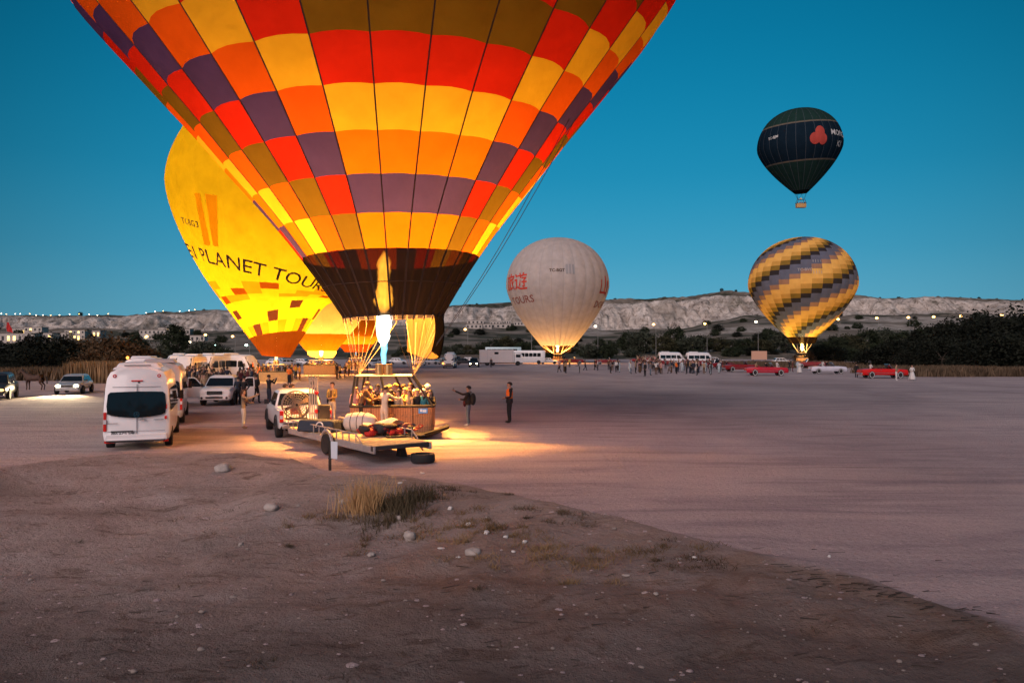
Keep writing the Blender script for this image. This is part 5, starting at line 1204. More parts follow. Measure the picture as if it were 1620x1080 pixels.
    if fine:
        m.add([hc+Vector(p)*H for p in ((-.009, .052, .0), (.009, .052, .0), (0, .070, -.012), (0, .050, .022), (-.008, .052, -.014), (.008, .052, -.014))], [(3, 0, 2), (3, 2, 1), (0, 4, 2), (2, 5, 1), (4, 5, 2)], 0)
        for s_ in (-1, 1): m.ball(hc+Vector((s_*.049, .004, -.006))*H, (.006*H, .012*H, .018*H), 8, 5, 0)
        # fingers on both hands
        for i in range(0, len(hands), 2):
            a, b_ = hands[i]*H, hands[i+1]*H; d_ = (b_-a).normalized(); sd_ = d_.cross(Vector((0, 1, .3))).normalized()
            for f, (o_, l_) in enumerate(((-.011, .030), (-.004, .036), (.004, .034), (.011, .027))):
                p0 = b_+sd_*o_*H; p1 = p0+d_*l_*.55*H; p2 = p1+(d_*.75+Vector((0, .5, -.25))).normalized()*l_*.5*H; m.cyl(p0-d_*.01*H, p1, .0048*H, .0044*H, 6, 0); m.cyl(p1, p2, .0044*H, .0034*H, 6, 0)
            p0 = a+sd_*-.014*H; p1 = p0+(d_*.5-sd_*.7).normalized()*.022*H; m.cyl(p0, p1, .0056*H, .005*H, 6, 0); m.cyl(p1, p1+d_*.016*H, .005*H, .0036*H, 6, 0)
    return m.mesh('body', mats, 60), hc
HAIRM = {}
def hair_mesh(kind, hc, H):
    m = MB(); c = hc+Vector((0, -.006, .012))*H; n, k = 14, 8; vs = []; long_ = kind in ('long', 'scarf')
    for j in range(k+1):
        for i in range(n):
            a = 2*PI*i/n; ph = (PI*.62 if not (math.sin(a) > .35) else PI*.40)*j/k if not long_ else ((PI*.80 if math.sin(a) < .3 else PI*.38)*j/k)
            r = (.0585, .071, .062) if kind != 'hat' else (.062, .074, .070)
            g_ = 1+.03*math.sin(i*5+j*3)
            vs.append(c+Vector((r[0]*math.sin(ph)*math.cos(a)*g_, r[1]*math.sin(ph)*math.sin(a)*g_, r[2]*math.cos(ph)*g_))*H)
    m.add(vs, [(j*n+i, j*n+(i+1) % n, (j+1)*n+(i+1) % n, (j+1)*n+i)[::-1] for j in range(k) for i in range(n)])
    if long_: m.ball(c+Vector((0, -.045, -.06))*H, (.050*H, .026*H, .075*H), 10, 7, jit=.05)
    if kind == 'hat': m.lathe([(.066*H, .010*H), (.068*H, .028*H), (.064*H, .03*H)], 14, c)
    return m
def skirt(H, top=.60, bot=.06, r0=.075, r1=.16, n=28):
    m = MB(); rings = []
    for j in range(7):
        f = j/6; z_ = top+(bot-top)*f; r = r0+(r1-r0)*f**.8; rings.append([Vector((r*(1+.10*f*math.sin(6*a+j*.3))*math.cos(a), r*(1+.10*f*math.cos(5*a))*math.sin(a), z_))*H for a in np.linspace(0, 2*PI, n+1)[:-1]])
    return m.loft(rings)
PCOUNT = 0
PM = {}
def person(loc, face, label, top='black', legs='black', arms=None, shoes='dshoe', pose='stand', H=1.74, hair='short', hc_='black', fem=False, fine=False, dress=None, group=None, skin=SKIN, phone=False, cat='person'):
    """face: direction looked at in the ground plane"""
    mats = [skin, CL[top], CL[legs], CL[arms or top], CL[shoes]]
    key = (pose, fem, fine, round(H, 2), top, legs, arms, shoes, skin.name)
    if key not in PM: PM[key] = body_mesh(pose, H, fem, fine, mats)
    me, hcc = PM[key]; t = thing('person', loc, label, cat, group, math.atan2(-face[0], face[1])); link('body', me, t)
    if hair:
        hk = (hair, hc_, round(H, 2), round(hcc.y, 3))
        if hk not in PM: PM[hk] = hair_mesh(hair, hcc, H).mesh('hair' if hair != 'hat' else 'hat', HAIR[hc_], 180)
        link('hair' if hair != 'hat' else 'hat', PM[hk], t)
    if dress: skirt(H, r1=.15 if dress != 'wide' else .22).build('dress_skirt', CL[top], t, smooth=180)
    if fine:
        for s_ in (-1, 1): MB().ball(hcc+Vector((s_*.019, .0545, .004))*H, .0055*H, 8, 5).build('eye', DARK, t)
        MB().box(hcc+Vector((0, .0545, -.030))*H, (.022*H, .006*H, .004*H)).build('mouth', mat('lips', (.25, .08, .07), .6), t)
    if phone:
        P = POSE[pose]['armR'][1]; p = Vector((P[0], P[1]+.045, P[2]+.035))*H; MB().box(p, (.075, .012, .15)).build('phone', DARK, t)
    return t
def toward(p, px): q = Vector(p[:2]); d_ = Vector(px[:2])-q; return d_.normalized()
cAm = Vector((0, 0)); 
# ---- near figures
vp = G(806, 668.5); vest = person(vp, (-.93, -.30), 'man in orange safety vest over black clothes standing alone right of the basket', 'vest', 'black', 'black', pose='hands_front', H=1.84, fine=True, skin=SKIN)
MB().loft([[Vector((r*math.cos(a), (r*.72+.006)*math.sin(a), z_))*1.84 for a in np.linspace(0, 2*PI, 25)[:-1]] for r, z_ in ((.096, .585), (.104, .62), (.108, .70), (.104, .77), (.085, .815), (.055, .83))]).build('safety_vest', CL['vest'], vest, smooth=180)
sk_ = MB().loft([[Vector((r*math.cos(a)*1.0, r*.78*math.sin(a), z_))*1.84 for a in np.linspace(0, 2*PI, 25)[:-1]] for r, z_ in ((.100, .60), (.106, .55), (.108, .50), (.106, .485))]).build('jacket_hem', CL['black'], vest, smooth=180)
MB().tube([Vector((.110*math.cos(a), .086*math.sin(a), .655+.0))*1.84 for a in np.linspace(0, 2*PI, 22)], .012, 5).build('reflective_band', mat('reflective_grey', (.35, .30, .25), .4), vest)
MB().ball(Vector((0, -.052, .825))*1.84, (.085*1.0, .06, .06), 12, 8).build('hood', CL['black'], vest)
pp = G(741, 673); ph_ = person(pp, (-.95, .12), 'person in black padded jacket and jeans photographing with a phone, backpack on', 'black', 'denim', pose='phone1', H=1.74, shoes='shoe', fine=True, phone=True)
MB().ball((0, -.20, 1.16), (.17, .13, .27), 14, 9).build('backpack', CL['black'], ph_); MB().ball((0, 0, 1.12), (.20, .16, .25), 16, 10).build('padded_jacket', CL['black'], ph_); MB().ball((.02, .17, .98), (.12, .07, .16), 12, 8).build('front_bag', CL['maroon'], ph_)
MB().ball((0, -.05, 1.46), (.11, .10, .05), 12, 7).build('collar', CL['grey'], ph_)
cp_ = G(385, 676.5); person(cp_, (.92, .15), 'person in cream jumper and white trousers holding up a phone left of the pickup', 'tan', 'white', pose='phone1', H=1.66, shoes='tan', hair='long', hc_='brown', fem=True, fine=True, phone=True)
person(on_ground(405.5, 47.5), (.35, .9), 'man in dark clothes with legs apart, seen from behind left of the trailer pickup', 'black', 'black', pose='wide', H=1.78, fine=True, hc_='brown')
person(on_ground(425.5, 46.5), (.6, .8), 'dark-clothed person with raised hand, standing behind the cab of the trailer pickup', 'black', 'navy', pose='phone', H=1.80, fine=True)
person(on_ground(386, 45), (.1, .95), 'dark-clothed man beside the right open door of the white pickup', 'black', 'black', pose='hips', H=1.78, fine=True)
person(on_ground(377, 46), (-.3, .95), 'second dark figure standing behind the right open door of the pickup', 'navy', 'black', pose='stand', H=1.70, fine=False)
person(on_ground(286.5, 43.6), (.2, 1), 'person hidden behind the left open pickup door, only legs showing', 'black', 'black', H=1.6)
person(on_ground(495, 35.5), (.3, .95), 'man in dark jacket with reddish hair standing behind the light rack', 'navy', 'black', pose='hands_front', H=1.85, fine=True, hc_='brown', skin=SKIN)
pm = on_ground(525.5, 34.5); mu = person(pm, (-.25, -.97), 'man in mustard jacket and pale trousers walking towards the trailer', 'mustard', 'cream', pose='hands_front', H=1.84, fine=True, hc_='brown')
MB().box((0, .115, 1.22), (.09, .02, .50)).build('dark_shirt_front', CL['brown'], mu, bevel=.008); MB().ball((.20, -.06, 1.0), (.09, .10, .20), 12, 8).build('shoulder_bag', CL['black'], mu)
wm = on_ground(604, 27.4); wm.z += .0; person(wm+Vector((0, .5, .28)), (.55, .83), 'person in pale shirt leaning on the basket rim between trailer and basket', 'cream', 'cream', pose='reach', H=1.72, fine=True)
person(wpos(570, 28.4, .35), (.85, .35), 'broad man in dark brown jacket at the left end of the basket, seen from behind', 'brown', 'black', pose='lean', H=1.80, fine=True, hc_='brown')
person(on_ground(456, 30.8), (.2, 1), 'person in orange seen through the cab behind the fan', 'vest', 'black', H=1.62, hc_='brown'); person(on_ground(462, 32.2), (1, .3), 'person whose orange-lit head shows above the pickup roof', 'brown', 'black', H=1.86, hc_='brown')
person(on_ground(452, 32.6), (1, .2), 'second orange-lit head above the pickup roof, left of the fan', 'red', 'black', H=1.84, hc_='brown')
# ---- passengers in the big basket: (px, head py, depth offset, top, hair kind, hair colour)
Mb = Matrix.Rotation(R(4), 4, 'Z'); AL = A.location
PG = [(-1.30, -.3, 'pink', 'long', 'brown', 'woman in pink top, leftmost passenger of the big basket'), (-1.05, .35, 'maroon', 'short', 'brown', 'passenger in maroon at the rear left of the basket'), (-.78, -.45, 'mustard', 'short', 'blond', 'fair-haired passenger in mustard behind the man in the pale shirt'),
      (-.55, .25, 'black', 'short', 'black', 'passenger in black behind the second dark pole'), (-.30, -.35, 'brown', 'long', 'black', 'dark-haired passenger in brown turned to the camera'), (-.12, .5, 'black', 'hat', 'gold', 'passenger in a golden hat at the back of the basket'),
      (.02, -.5, 'black', 'short', 'black', 'passenger in black looking down beside the third pole'), (.15, .1, 'black', 'hat', 'gold', 'second golden-hatted passenger, taller, at the centre'), (.32, -.55, 'cream', 'long', 'black', 'dark-haired passenger in cream facing the camera'),
      (.45, .35, 'red', 'short', 'brown', 'ginger-lit passenger at the back, centre right'), (.55, -.2, 'yellow', 'scarf', 'scarf', 'passenger wrapped in a yellow headscarf'), (.70, .45, 'pink', 'long', 'brown', 'passenger in pink at the back, right of centre'),
      (.72, -.55, 'tan', 'long', 'brown', 'passenger in a tan coat near the front rim'), (.90, 0, 'black', 'hat', 'cap', 'passenger in white hat standing upright, right half'), (1.02, -.5, 'black', 'scarf', 'scarf', 'passenger in black with a pale scarf at the front rim'),
      (1.20, .3, 'navy', 'short', 'black', 'passenger in navy behind the white-hatted one'), (1.25, -.5, 'teal', 'hat', 'cap', 'passenger in teal top and round white hat'), (1.38, .25, 'navy', 'hat', 'cap', 'small white-hatted passenger at the back right'), (1.50, -.30, 'black', 'short', 'black', 'rightmost passenger in a black jacket by the corner pole')]
for i, (x, y, tp, hk, hcl, lb) in enumerate(PG):
    p = AL+Mb @ Vector((x-.10, y, 0)); p.z = .16+AL.z
    person(p, (rnd.uniform(-.9, .6), rnd.choice((-1, -.6, .3, -1))), lb, tp, 'black', pose=rnd.choice(('stand', 'hands_front', 'phone')), H=rnd.uniform(1.60, 1.76) if y < 0.1 else rnd.uniform(1.72, 1.84), hair=hk, hc_=hcl, fem=hk in ('long', 'scarf'), fine=False)
# passengers of the far baskets
for root, n_, w_, lab in ((B, 6, 1.4, 'passenger in the basket of the yellow lettered balloon'), (C, 9, 1.6, 'passenger lit gold in the basket of the cream balloon'), (D, 4, 1.2, 'passenger in the basket of the small orange balloon'), (E_, 4, .9, 'passenger in the basket of the white balloon'), (F2, 4, .8, 'passenger in the basket of the striped balloon'), (G_, 4, 1.0, 'passenger in the basket of the flying dark balloon')):
    for i in range(n_):
        p = root.location+Vector((-w_+2*w_*i/(n_-1), rnd.uniform(-.4, .4), .12)); person(p, (rnd.uniform(-1, 1), -1), lab, rnd.choice(('mustard', 'brown', 'tan', 'black')), 'black', H=rnd.uniform(1.62, 1.82), hc_=rnd.choice(('black', 'brown')), group='passengers of a far balloon')
for root in (B, C, D, E_, F2, G_):
    ps_ = [o for o in bpy.data.objects if o.get('group') == 'passengers of a far balloon' and abs(o.location.x-root.location.x) < 3 and abs(o.location.y-root.location.y) < 2]
    number_off(ps_, '%s passenger in the basket of the '+{B: 'yellow lettered', C: 'cream', D: 'small orange', E_: 'white', F2: 'striped', G_: 'flying dark'}[root]+' balloon')
# ---- crowds
def crowd(spots, group, lab, tops, faceto=None, poses=('stand', 'stand', 'hands_front', 'phone', 'hips', 'walk', 'up')):
    for i, (px, d) in enumerate(spots):
        tp = tops[i % len(tops)]; lg = rnd.choice(('black', 'black', 'navy', 'denim', 'brown')) if tp != 'pale' else 'pale'; ps = rnd.choice(poses); fc = (rnd.uniform(-1, 1), rnd.uniform(-1, 1)) if faceto is None else faceto
        fc = Vector(fc).normalized()
        w = {'black': 'black', 'navy': 'navy', 'grey': 'grey', 'white': 'white', 'cream': 'cream', 'brown': 'brown', 'mustard': 'mustard', 'red': 'red', 'maroon': 'maroon', 'pale': 'pale blue', 'pink': 'pink', 'yellow': 'yellow', 'tan': 'tan', 'vest': 'orange vest', 'teal': 'teal', 'denim': 'denim'}[tp]
        person(on_ground(px, d), fc, 'spectator in '+w+' '+lab, tp, lg, pose=ps, H=rnd.uniform(1.6, 1.84), hc_=rnd.choice(('black', 'black', 'brown')), hair=rnd.choice(('short', 'short', 'long')), group=group+', in '+w)
rnd.seed(11)
sp_ = [(rnd.uniform(275, 322), rnd.uniform(66, 80)) for _ in range(16)]+[(rnd.uniform(308, 400), rnd.uniform(58, 74)) for _ in range(26)]+[(rnd.uniform(312, 350), rnd.uniform(50, 56)) for _ in range(7)]
crowd(sp_, 'crowd around the minibuses left of the yellow balloon', 'by the parked minibuses', ('brown', 'black', 'maroon', 'navy', 'black', 'brown', 'grey', 'tan'))
sp_ = [(408, 84), (411, 80), (417, 78), (454, 83), (458, 76), (468, 84), (474, 82), (466, 88), (546, 88), (538, 86), (533, 84), (552, 92), (556, 108), (562, 112), (566, 104), (575, 120), (581, 110), (462, 92), (400, 86), (397, 80)]
crowd(sp_, 'crew and onlookers round the two bright balloons', 'near the two bright balloons', ('mustard', 'vest', 'brown', 'mustard', 'black', 'yellow'))
person(on_ground(457.5, 71), (0, 1), 'dark-trousered onlooker in orange standing nearest to the bright balloons', 'vest', 'black', pose='hands_front', H=1.75)
# long crowd on the far right side
rnd.seed(23)
cl_ = [(rnd.uniform(888, 1150), rnd.uniform(110, 142)) for _ in range(17)]
sp_ = [(min(1152, max(884, c_[0]+rnd.gauss(0, 7))), c_[1]+rnd.gauss(0, 5)) for c_ in cl_ for _ in range(rnd.choice((2, 3, 4, 5)))]+[(rnd.uniform(1028, 1152), rnd.uniform(98, 112)) for _ in range(18)]+[(rnd.uniform(995, 1060), rnd.uniform(104, 120)) for _ in range(8)]
crowd(sp_, 'long crowd across the far right of the field', 'in the long far crowd', ('black', 'navy', 'grey', 'black', 'maroon', 'brown', 'white', 'black', 'pale', 'tan', 'navy', 'pink'))
sp_ = [(rnd.uniform(1000, 1060), rnd.uniform(170, 215)) for _ in range(20)]
crowd(sp_, 'onlookers on the rise behind the long crowd', 'on the far rise', ('tan', 'pink', 'cream', 'brown', 'grey'))
for px, py, tp, lg, ps, lb in ((1020.5, 595, 'black', 'black', 'stand', 'person in black nearest the camera in the long crowd'), (1070, 591, 'vest', 'black', 'hands_front', 'man in orange vest in the middle of the long crowd'), (1043.5, 589, 'tan', 'black', 'phone', 'person in tan jacket standing apart left of the orange vest'),
                               (1079.5, 588.5, 'pale', 'pale', 'stand', 'person dressed all in pale blue right of the orange vest'), (1111.5, 587.5, 'pale', 'pale', 'walk', 'second person in pale blue farther right in the crowd'), (1093, 590, 'black', 'black', 'hips', 'pair member in black, left, between the two pale figures'),
                               (1097, 591, 'navy', 'black', 'stand', 'pair member in navy, right, between the two pale figures'), (963, 585, 'brown', 'black', 'stand', 'lone dark person in the left half of the long crowd'), (901, 581, 'yellow', 'black', 'stand', 'person in yellow at the left end of the long crowd'),
                               (777, 581, 'black', 'black', 'stand', 'lone dark person in front of the box truck'), (893, 565, 'navy', 'black', 'stand', 'lone figure on the slope right of the white balloon basket'), (1011, 588, 'navy', 'grey', 'hands_front', 'person in dark coat and grey trousers left of the nearest crowd figure')):
    p = on_ground(px, gdist(py)) if py > 568 else on_ground(px, 205); person(p, (rnd.uniform(-1, 1), -.2-rnd.random()), lb, tp, lg, pose=ps, H=1.76)
person(G(917, 589.5), (-1, .1), 'crouching photographer in grey bent forward ahead of the long crowd', 'grey', 'black', pose='lean', H=1.55)
for px, py, wd in ((1003, 584, 'left'), (1004.5, 585, 'x'), (933, 584, 'y')): pass
for px, py, lb in ((997, 584.5, 'bride in white gown in the long crowd, left one'), (1103, 587, 'bride in white gown beside the second pale figure'), (1265, 590, 'woman in flowing white gown between the crimson and silver convertibles'), (1443, 602, 'woman in long white gown at the front of the red convertible')):
    person(G(px, py), (-.4, -1), lb, 'white', 'white', pose='hands_front', H=1.68, hair='long', hc_='brown', fem=True, dress='wide')
person(G(1418, 602), (.6, -.6), 'person in brown top and white shorts by the red convertible door', 'tan', 'white', pose='hands_front', H=1.76, shoes='shoe', hc_='brown')
person(G(1355, 597), (.4, .9), 'dark-clothed person at the rear corner of the red convertible', 'black', 'black', H=1.7)
person(G(1262, 588), (.2, -1), 'person in pale blue near the woman in the flowing white gown', 'pale', 'pale', H=1.72); person(G(1254, 588), (.9, -.3), 'person in dark red right of the crimson convertible', 'maroon', 'maroon', H=1.76); person(G(1249, 587), (-.5, -1), 'dark person behind the nose of the crimson convertible', 'black', 'black', H=1.72)
def sitter(carobj, x, y, z_, top, lb, hk='long', hcl='black', sc_=1.0):
    p = carobj.matrix_basis @ Vector((x, y, z_+.08)); a = carobj.rotation_euler.z; return person(p, (-math.sin(a+.4), math.cos(a+.4)), lb, top, 'black' if top != 'white' else 'white', pose='sit', H=1.70, hair=hk, hc_=hcl, fem=hk == 'long')
sitter(cv, .0, -1.35, .05, 'white', 'woman in white perched on the rear deck of the red convertible'); sitter(cw, .2, -.2, .05, 'black', 'man in black posing in the silver-white convertible', 'short'); sitter(cw, -.3, -.6, .1, 'white', 'woman in white posing in the silver-white convertible')
sitter(cz, .1, -1.3, .05, 'tan', 'woman in tan seated high at the back of the crimson convertible'); sitter(cz, -.2, .0, .0, 'black', 'dark figure seated in the front of the crimson convertible', 'short'); sitter(cz, .35, 1.25, .10, 'white', 'person in white leaning over the bonnet of the crimson convertible', 'short')
for g_ in {o['group'] for o in bpy.data.objects if o.get('group') and (', in ' in o['group'])}:
    ps_ = [o for o in bpy.data.objects if o.get('group') == g_]
    if len(ps_) > 1: number_off(ps_, ps_[0]['label']+', %s in that colour')
# the brown horse on the left
def horse(p, face):
    t = thing('horse', p, 'brown horse standing side-on between the dark off-road car and the headlights', 'horse', None, math.atan2(-face[0], face[1]))
    V = [((0, -.75, 1.18), .27), ((0, -.35, 1.12), .27), ((0, .15, 1.10), .27), ((0, .58, 1.18), .25), ((0, .85, 1.40), .16), ((0, 1.08, 1.62), .115), ((0, 1.20, 1.74), .10), ((0, 1.38, 1.60), .075), ((0, 1.53, 1.46), .055)]; E = [(i, i+1) for i in range(8)]
    for s_ in (-1, 1):
        n = len(V); V += [((s_*.16, .58, .98), .12), ((s_*.17, .62, .62), .065), ((s_*.17, .60, .32), .045), ((s_*.17, .62, .06), .055)]; E += [(3, n), (n, n+1), (n+1, n+2), (n+2, n+3)]
        n = len(V); V += [((s_*.17, -.70, 1.0), .16), ((s_*.18, -.55, .72), .09), ((s_*.18, -.80, .48), .055), ((s_*.18, -.76, .26), .042), ((s_*.18, -.72, .06), .055)]; E += [(0, n), (n, n+1), (n+1, n+2), (n+2, n+3), (n+3, n+4)]
    me = bpy.data.meshes.new('tmp'); me.from_pydata([v[0] for v in V], E, []); o = bpy.data.objects.new('tmp', me); col.objects.link(o); o.modifiers.new('s', 'SKIN').use_smooth_shade = True
    for i, v in enumerate(V): me.skin_vertices[0].data[i].radius = (v[1], v[1]*1.1); me.skin_vertices[0].data[i].use_root = i == 1
    o.modifiers.new('b', 'SUBSURF').levels = 2; dg = bpy.context.evaluated_depsgraph_get(); b_ = bpy.data.meshes.new_from_object(o.evaluated_get(dg)); bpy.data.objects.remove(o)
    b_.materials.clear(); b_.materials.append(mat('brown_coat', (.07, .035, .022), .7, noise_amt=.2)); link('body', b_, t)
    MB().tube([Vector((0, -.98, 1.25)), Vector((0, -1.10, 1.05)), Vector((0, -1.12, .6))], .05, 7).build('tail', HAIR['black'], t); MB().tube([Vector((0, .55, 1.46)), Vector((0, .82, 1.60)), Vector((0, 1.02, 1.80)), Vector((0, 1.16, 1.87))], .04, 6).build('mane', HAIR['black'], t)
    for s_ in (-1, 1): MB().cyl((s_*.06, 1.17, 1.80), (s_*.08, 1.18, 1.95), .035, .005, 6).build('ear', mat('brown_coat', (.07, .035, .022)), t)
    return t
hr = horse(on_ground(55, 61.5), (-1, .05)); hr.scale = (.92,)*3
# ================================================================== TREES, SHRUBS, GRASS
rnd.seed(5)
def on_hill(px, d): return Vector(((px-810)*d/1200, d, hz(px, d)))
def size_plant(kind, px, d, w, h, label, cat, group, base=None):
    me, _ = TREES[kind]; p = on_hill(px, d) if base is None else base
    bw = {'b': 5.0, 't': 6.0, 'p': 5.6}[kind[0]]; bh = {'bush1': 3.7, 'bush2': 3.5, 'bush3': 3.5, 'bush4': 4.3, 'bush5': 4.7, 'tree1': 6.8, 'tree2': 5.8, 'tree3': 6.1, 'poplar': 10.1}[kind]
    return plant(kind, p+Vector((0, 0, -.15)), (w/bw, w/bw, h/bh), label, cat, group)
# dark wood at the right, nearest the picture edge
GB = 'dark trees behind the red convertible'
for i, (px, d, w, h) in enumerate(((1382, 141, 7, 3.8), (1412, 138, 8, 5.2), (1440, 143, 8.5, 6.2), (1470, 138, 9, 8.0), (1502, 133, 10, 8.8), (1530, 127, 10, 9.0), (1562, 122, 10, 8.9), (1590, 117, 10, 8.4), (1620, 113, 11, 8.8), (1655, 112, 11, 9), (1545, 110, 8, 5.5), (1490, 118, 7, 5.5), (1450, 122, 6, 4.4), (1600, 103, 8, 6), (1640, 100, 8, 6.5), (1570, 150, 12, 10.5), (1615, 145, 12, 11.2))):
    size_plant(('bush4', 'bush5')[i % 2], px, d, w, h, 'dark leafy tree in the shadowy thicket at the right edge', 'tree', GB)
# dark and brown bushes at the left
for i, (px, d, w, h) in enumerate(((-20, 112, 8, 4.2), (22, 110, 7, 4.6), (45, 106, 7, 5.0), (72, 104, 7.5, 5.5), (100, 104, 7, 4.8), (58, 96, 6, 3.6), (30, 98, 6, 3.0))):
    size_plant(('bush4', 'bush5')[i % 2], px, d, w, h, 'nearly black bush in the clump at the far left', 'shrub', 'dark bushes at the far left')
for i, (px, d, w, h) in enumerate(((128, 108, 7, 4.8), (150, 106, 7, 4.9), (175, 104, 7.5, 5.2), (200, 106, 7, 4.7), (222, 108, 7, 3.9), (140, 96, 5, 3.4), (188, 95, 5, 3.3))):
    size_plant('bush3', px, d, w, h, 'reddish brown bush right of the black clump on the left', 'shrub', 'reddish brown bushes on the left')
for i, (px, d, w, h) in enumerate(((232, 122, 7, 3.6), (252, 126, 7, 3.4), (268, 128, 6, 3.0), (335, 190, 7, 5), (352, 180, 6, 4), (318, 185, 7, 5.4), (305, 176, 6, 3.6))):
    size_plant(('bush1', 'bush2')[i % 2], px, d, w, h, 'grey green shrub behind the minibuses on the left', 'shrub', 'grey green shrubs behind the minibuses')
size_plant('poplar', 277.5, 205, 6.9, 10.6, 'tallest dark oval tree on the left, right of the white house', 'tree', None)
size_plant('poplar', 217, 240, 6.6, 8.6, 'dark oval tree left of the white house', 'tree', None)
size_plant('tree1', 188, 250, 4.4, 6.6, 'small round dark tree left of the two oval trees', 'tree', None); size_plant('tree3', 168, 255, 5.6, 6.6, 'blurred olive tree, leftmost of the small trees', 'tree', None)
# middle ground trees across the picture, hand placed then filled in
for i, (px, d, w, h, k) in enumerate(((965, 260, 5.5, 6.4, 'tree1'), (932, 262, 6, 5, 'tree2'), (1068, 300, 10, 10.0, 'tree1'), (1050, 285, 9, 7.5, 'tree3'), (1018, 300, 12, 8.5, 'tree2'), (994, 305, 9, 8, 'tree1'), (1092, 290, 9, 6.6, 'tree2'), (1110, 300, 9, 6.5, 'tree1'), (1134, 300, 9, 5.5, 'tree3'), (1222, 300, 9, 8, 'tree1'), (1242, 290, 10, 7.4, 'tree2'),
                                     (1205, 285, 8, 5.5, 'tree3'), (1300, 270, 9, 5.8, 'tree2'), (1322, 265, 9, 7.4, 'tree1'), (1345, 270, 10, 7.8, 'tree3'), (1372, 280, 10, 9, 'tree1'), (1398, 285, 9, 9, 'tree2'), (1425, 280, 10, 8.4, 'tree1'), (1345, 215, 8, 4.0, 'bush1'), (1295, 205, 8, 5, 'bush4'), (1318, 200, 8, 4.6, 'bush4'), (1272, 200, 6, 3.6, 'bush3'),
                                     (765, 262, 6, 5.6, 'tree1'), (742, 265, 6, 4.6, 'tree3'), (716, 262, 6, 4.4, 'tree2'), (800, 300, 8, 6.5, 'tree3'), (780, 290, 7, 5.5, 'tree1'), (700, 268, 5, 4, 'tree2'), (826, 270, 7, 5, 'tree1'), (905, 300, 8, 4.5, 'tree3'), (870, 265, 9, 3, 'bush1'), (1180, 300, 8, 5, 'tree1'), (1160, 305, 8, 4.5, 'tree2'), (1270, 320, 10, 7, 'tree1'), (1460, 300, 10, 9, 'tree1'), (1500, 310, 11, 10, 'tree3'))):
    size_plant(k, px, d, w, h, ('round dark tree', 'grey green tree', 'olive toned tree')[('tree1', 'tree2', 'tree3').index(k)] + ' in the belt at the foot of the hills' if k[0] == 't' else 'low shrub in the belt at the foot of the hills', 'tree' if k[0] == 't' else 'shrub', 'trees in the belt at the foot of the hills' if k[0] == 't' else 'shrubs in the belt at the foot of the hills')
for i in range(62):
    px = rnd.uniform(560, 1480) if i < 42 else rnd.uniform(-40, 360); d = rnd.uniform(262, 330); k = rnd.choice(('bush1', 'bush2', 'bush1', 'bush4')); w = rnd.uniform(3.5, 9)
    size_plant(k, px, d, w, w*rnd.uniform(.35, .6), 'low shrub in the hedge belt at the foot of the hills', 'shrub', 'shrubs of the hedge belt at the foot of the hills')
for i in range(60):
    px = rnd.uniform(640, 1500) if i < 45 else rnd.uniform(-40, 380); d = rnd.uniform(340, 560); w = rnd.uniform(3, 8); size_plant(rnd.choice(('bush1', 'bush4')), px, d, w, w*.6, 'small dark shrub scattered on the hill slope', 'shrub', 'shrubs scattered on the hill slope')
for i in range(40):
    px = rnd.gauss(rnd.choice((740, 905, 960, 1010, 1140, 1225, 1400, 1540, 120, 320)), 22); d = rnd.uniform(700, 760); w = rnd.uniform(1.6, 4.6); size_plant(rnd.choice(('bush1', 'bush4', 'tree1')), px, d, w, w*rnd.uniform(.5, .9), 'tiny dark bush on the skyline of the plateau', 'shrub', 'bushes on the skyline of the plateau')
def grp(g): return [o for o in bpy.data.objects if o.get('group') == g]
number_off(grp(GB), 'dark thicket tree at the right edge, %s of its kind')
number_off(grp('dark bushes at the far left'), 'nearly black bush, %s in the clump at the far left')
number_off(grp('reddish brown bushes on the left'), 'reddish brown bush, %s of those right of the black clump')
number_off(grp('grey green shrubs behind the minibuses'), 'grey green shrub, %s of those behind the minibuses')
number_off(grp('shrubs in the belt at the foot of the hills'), 'low shrub, %s of the larger ones at the foot of the hills')
for k_ in ('round dark', 'grey green', 'olive toned'): number_off([o for o in grp('trees in the belt at the foot of the hills') if o['label'].startswith(k_)], k_+' tree at the foot of the hills, %s of its kind')
# trees that stand behind the camera (they show in the glass of the nearest minibus)
for i, (x, y, h) in enumerate(((-6.5, -17, 9.3), (-3.4, -17.5, 10.4), (-.4, -17, 9.4), (2.2, -18, 10.8), (5.2, -17, 9.8), (9, -19, 11))):
    plant('poplar' if i % 2 else 'tree1', Vector((x, y, gz(x, y)-.2)), h/(10.1 if i % 2 else 6.8), 'dark tree standing behind the camera', 'tree', 'trees behind the camera')
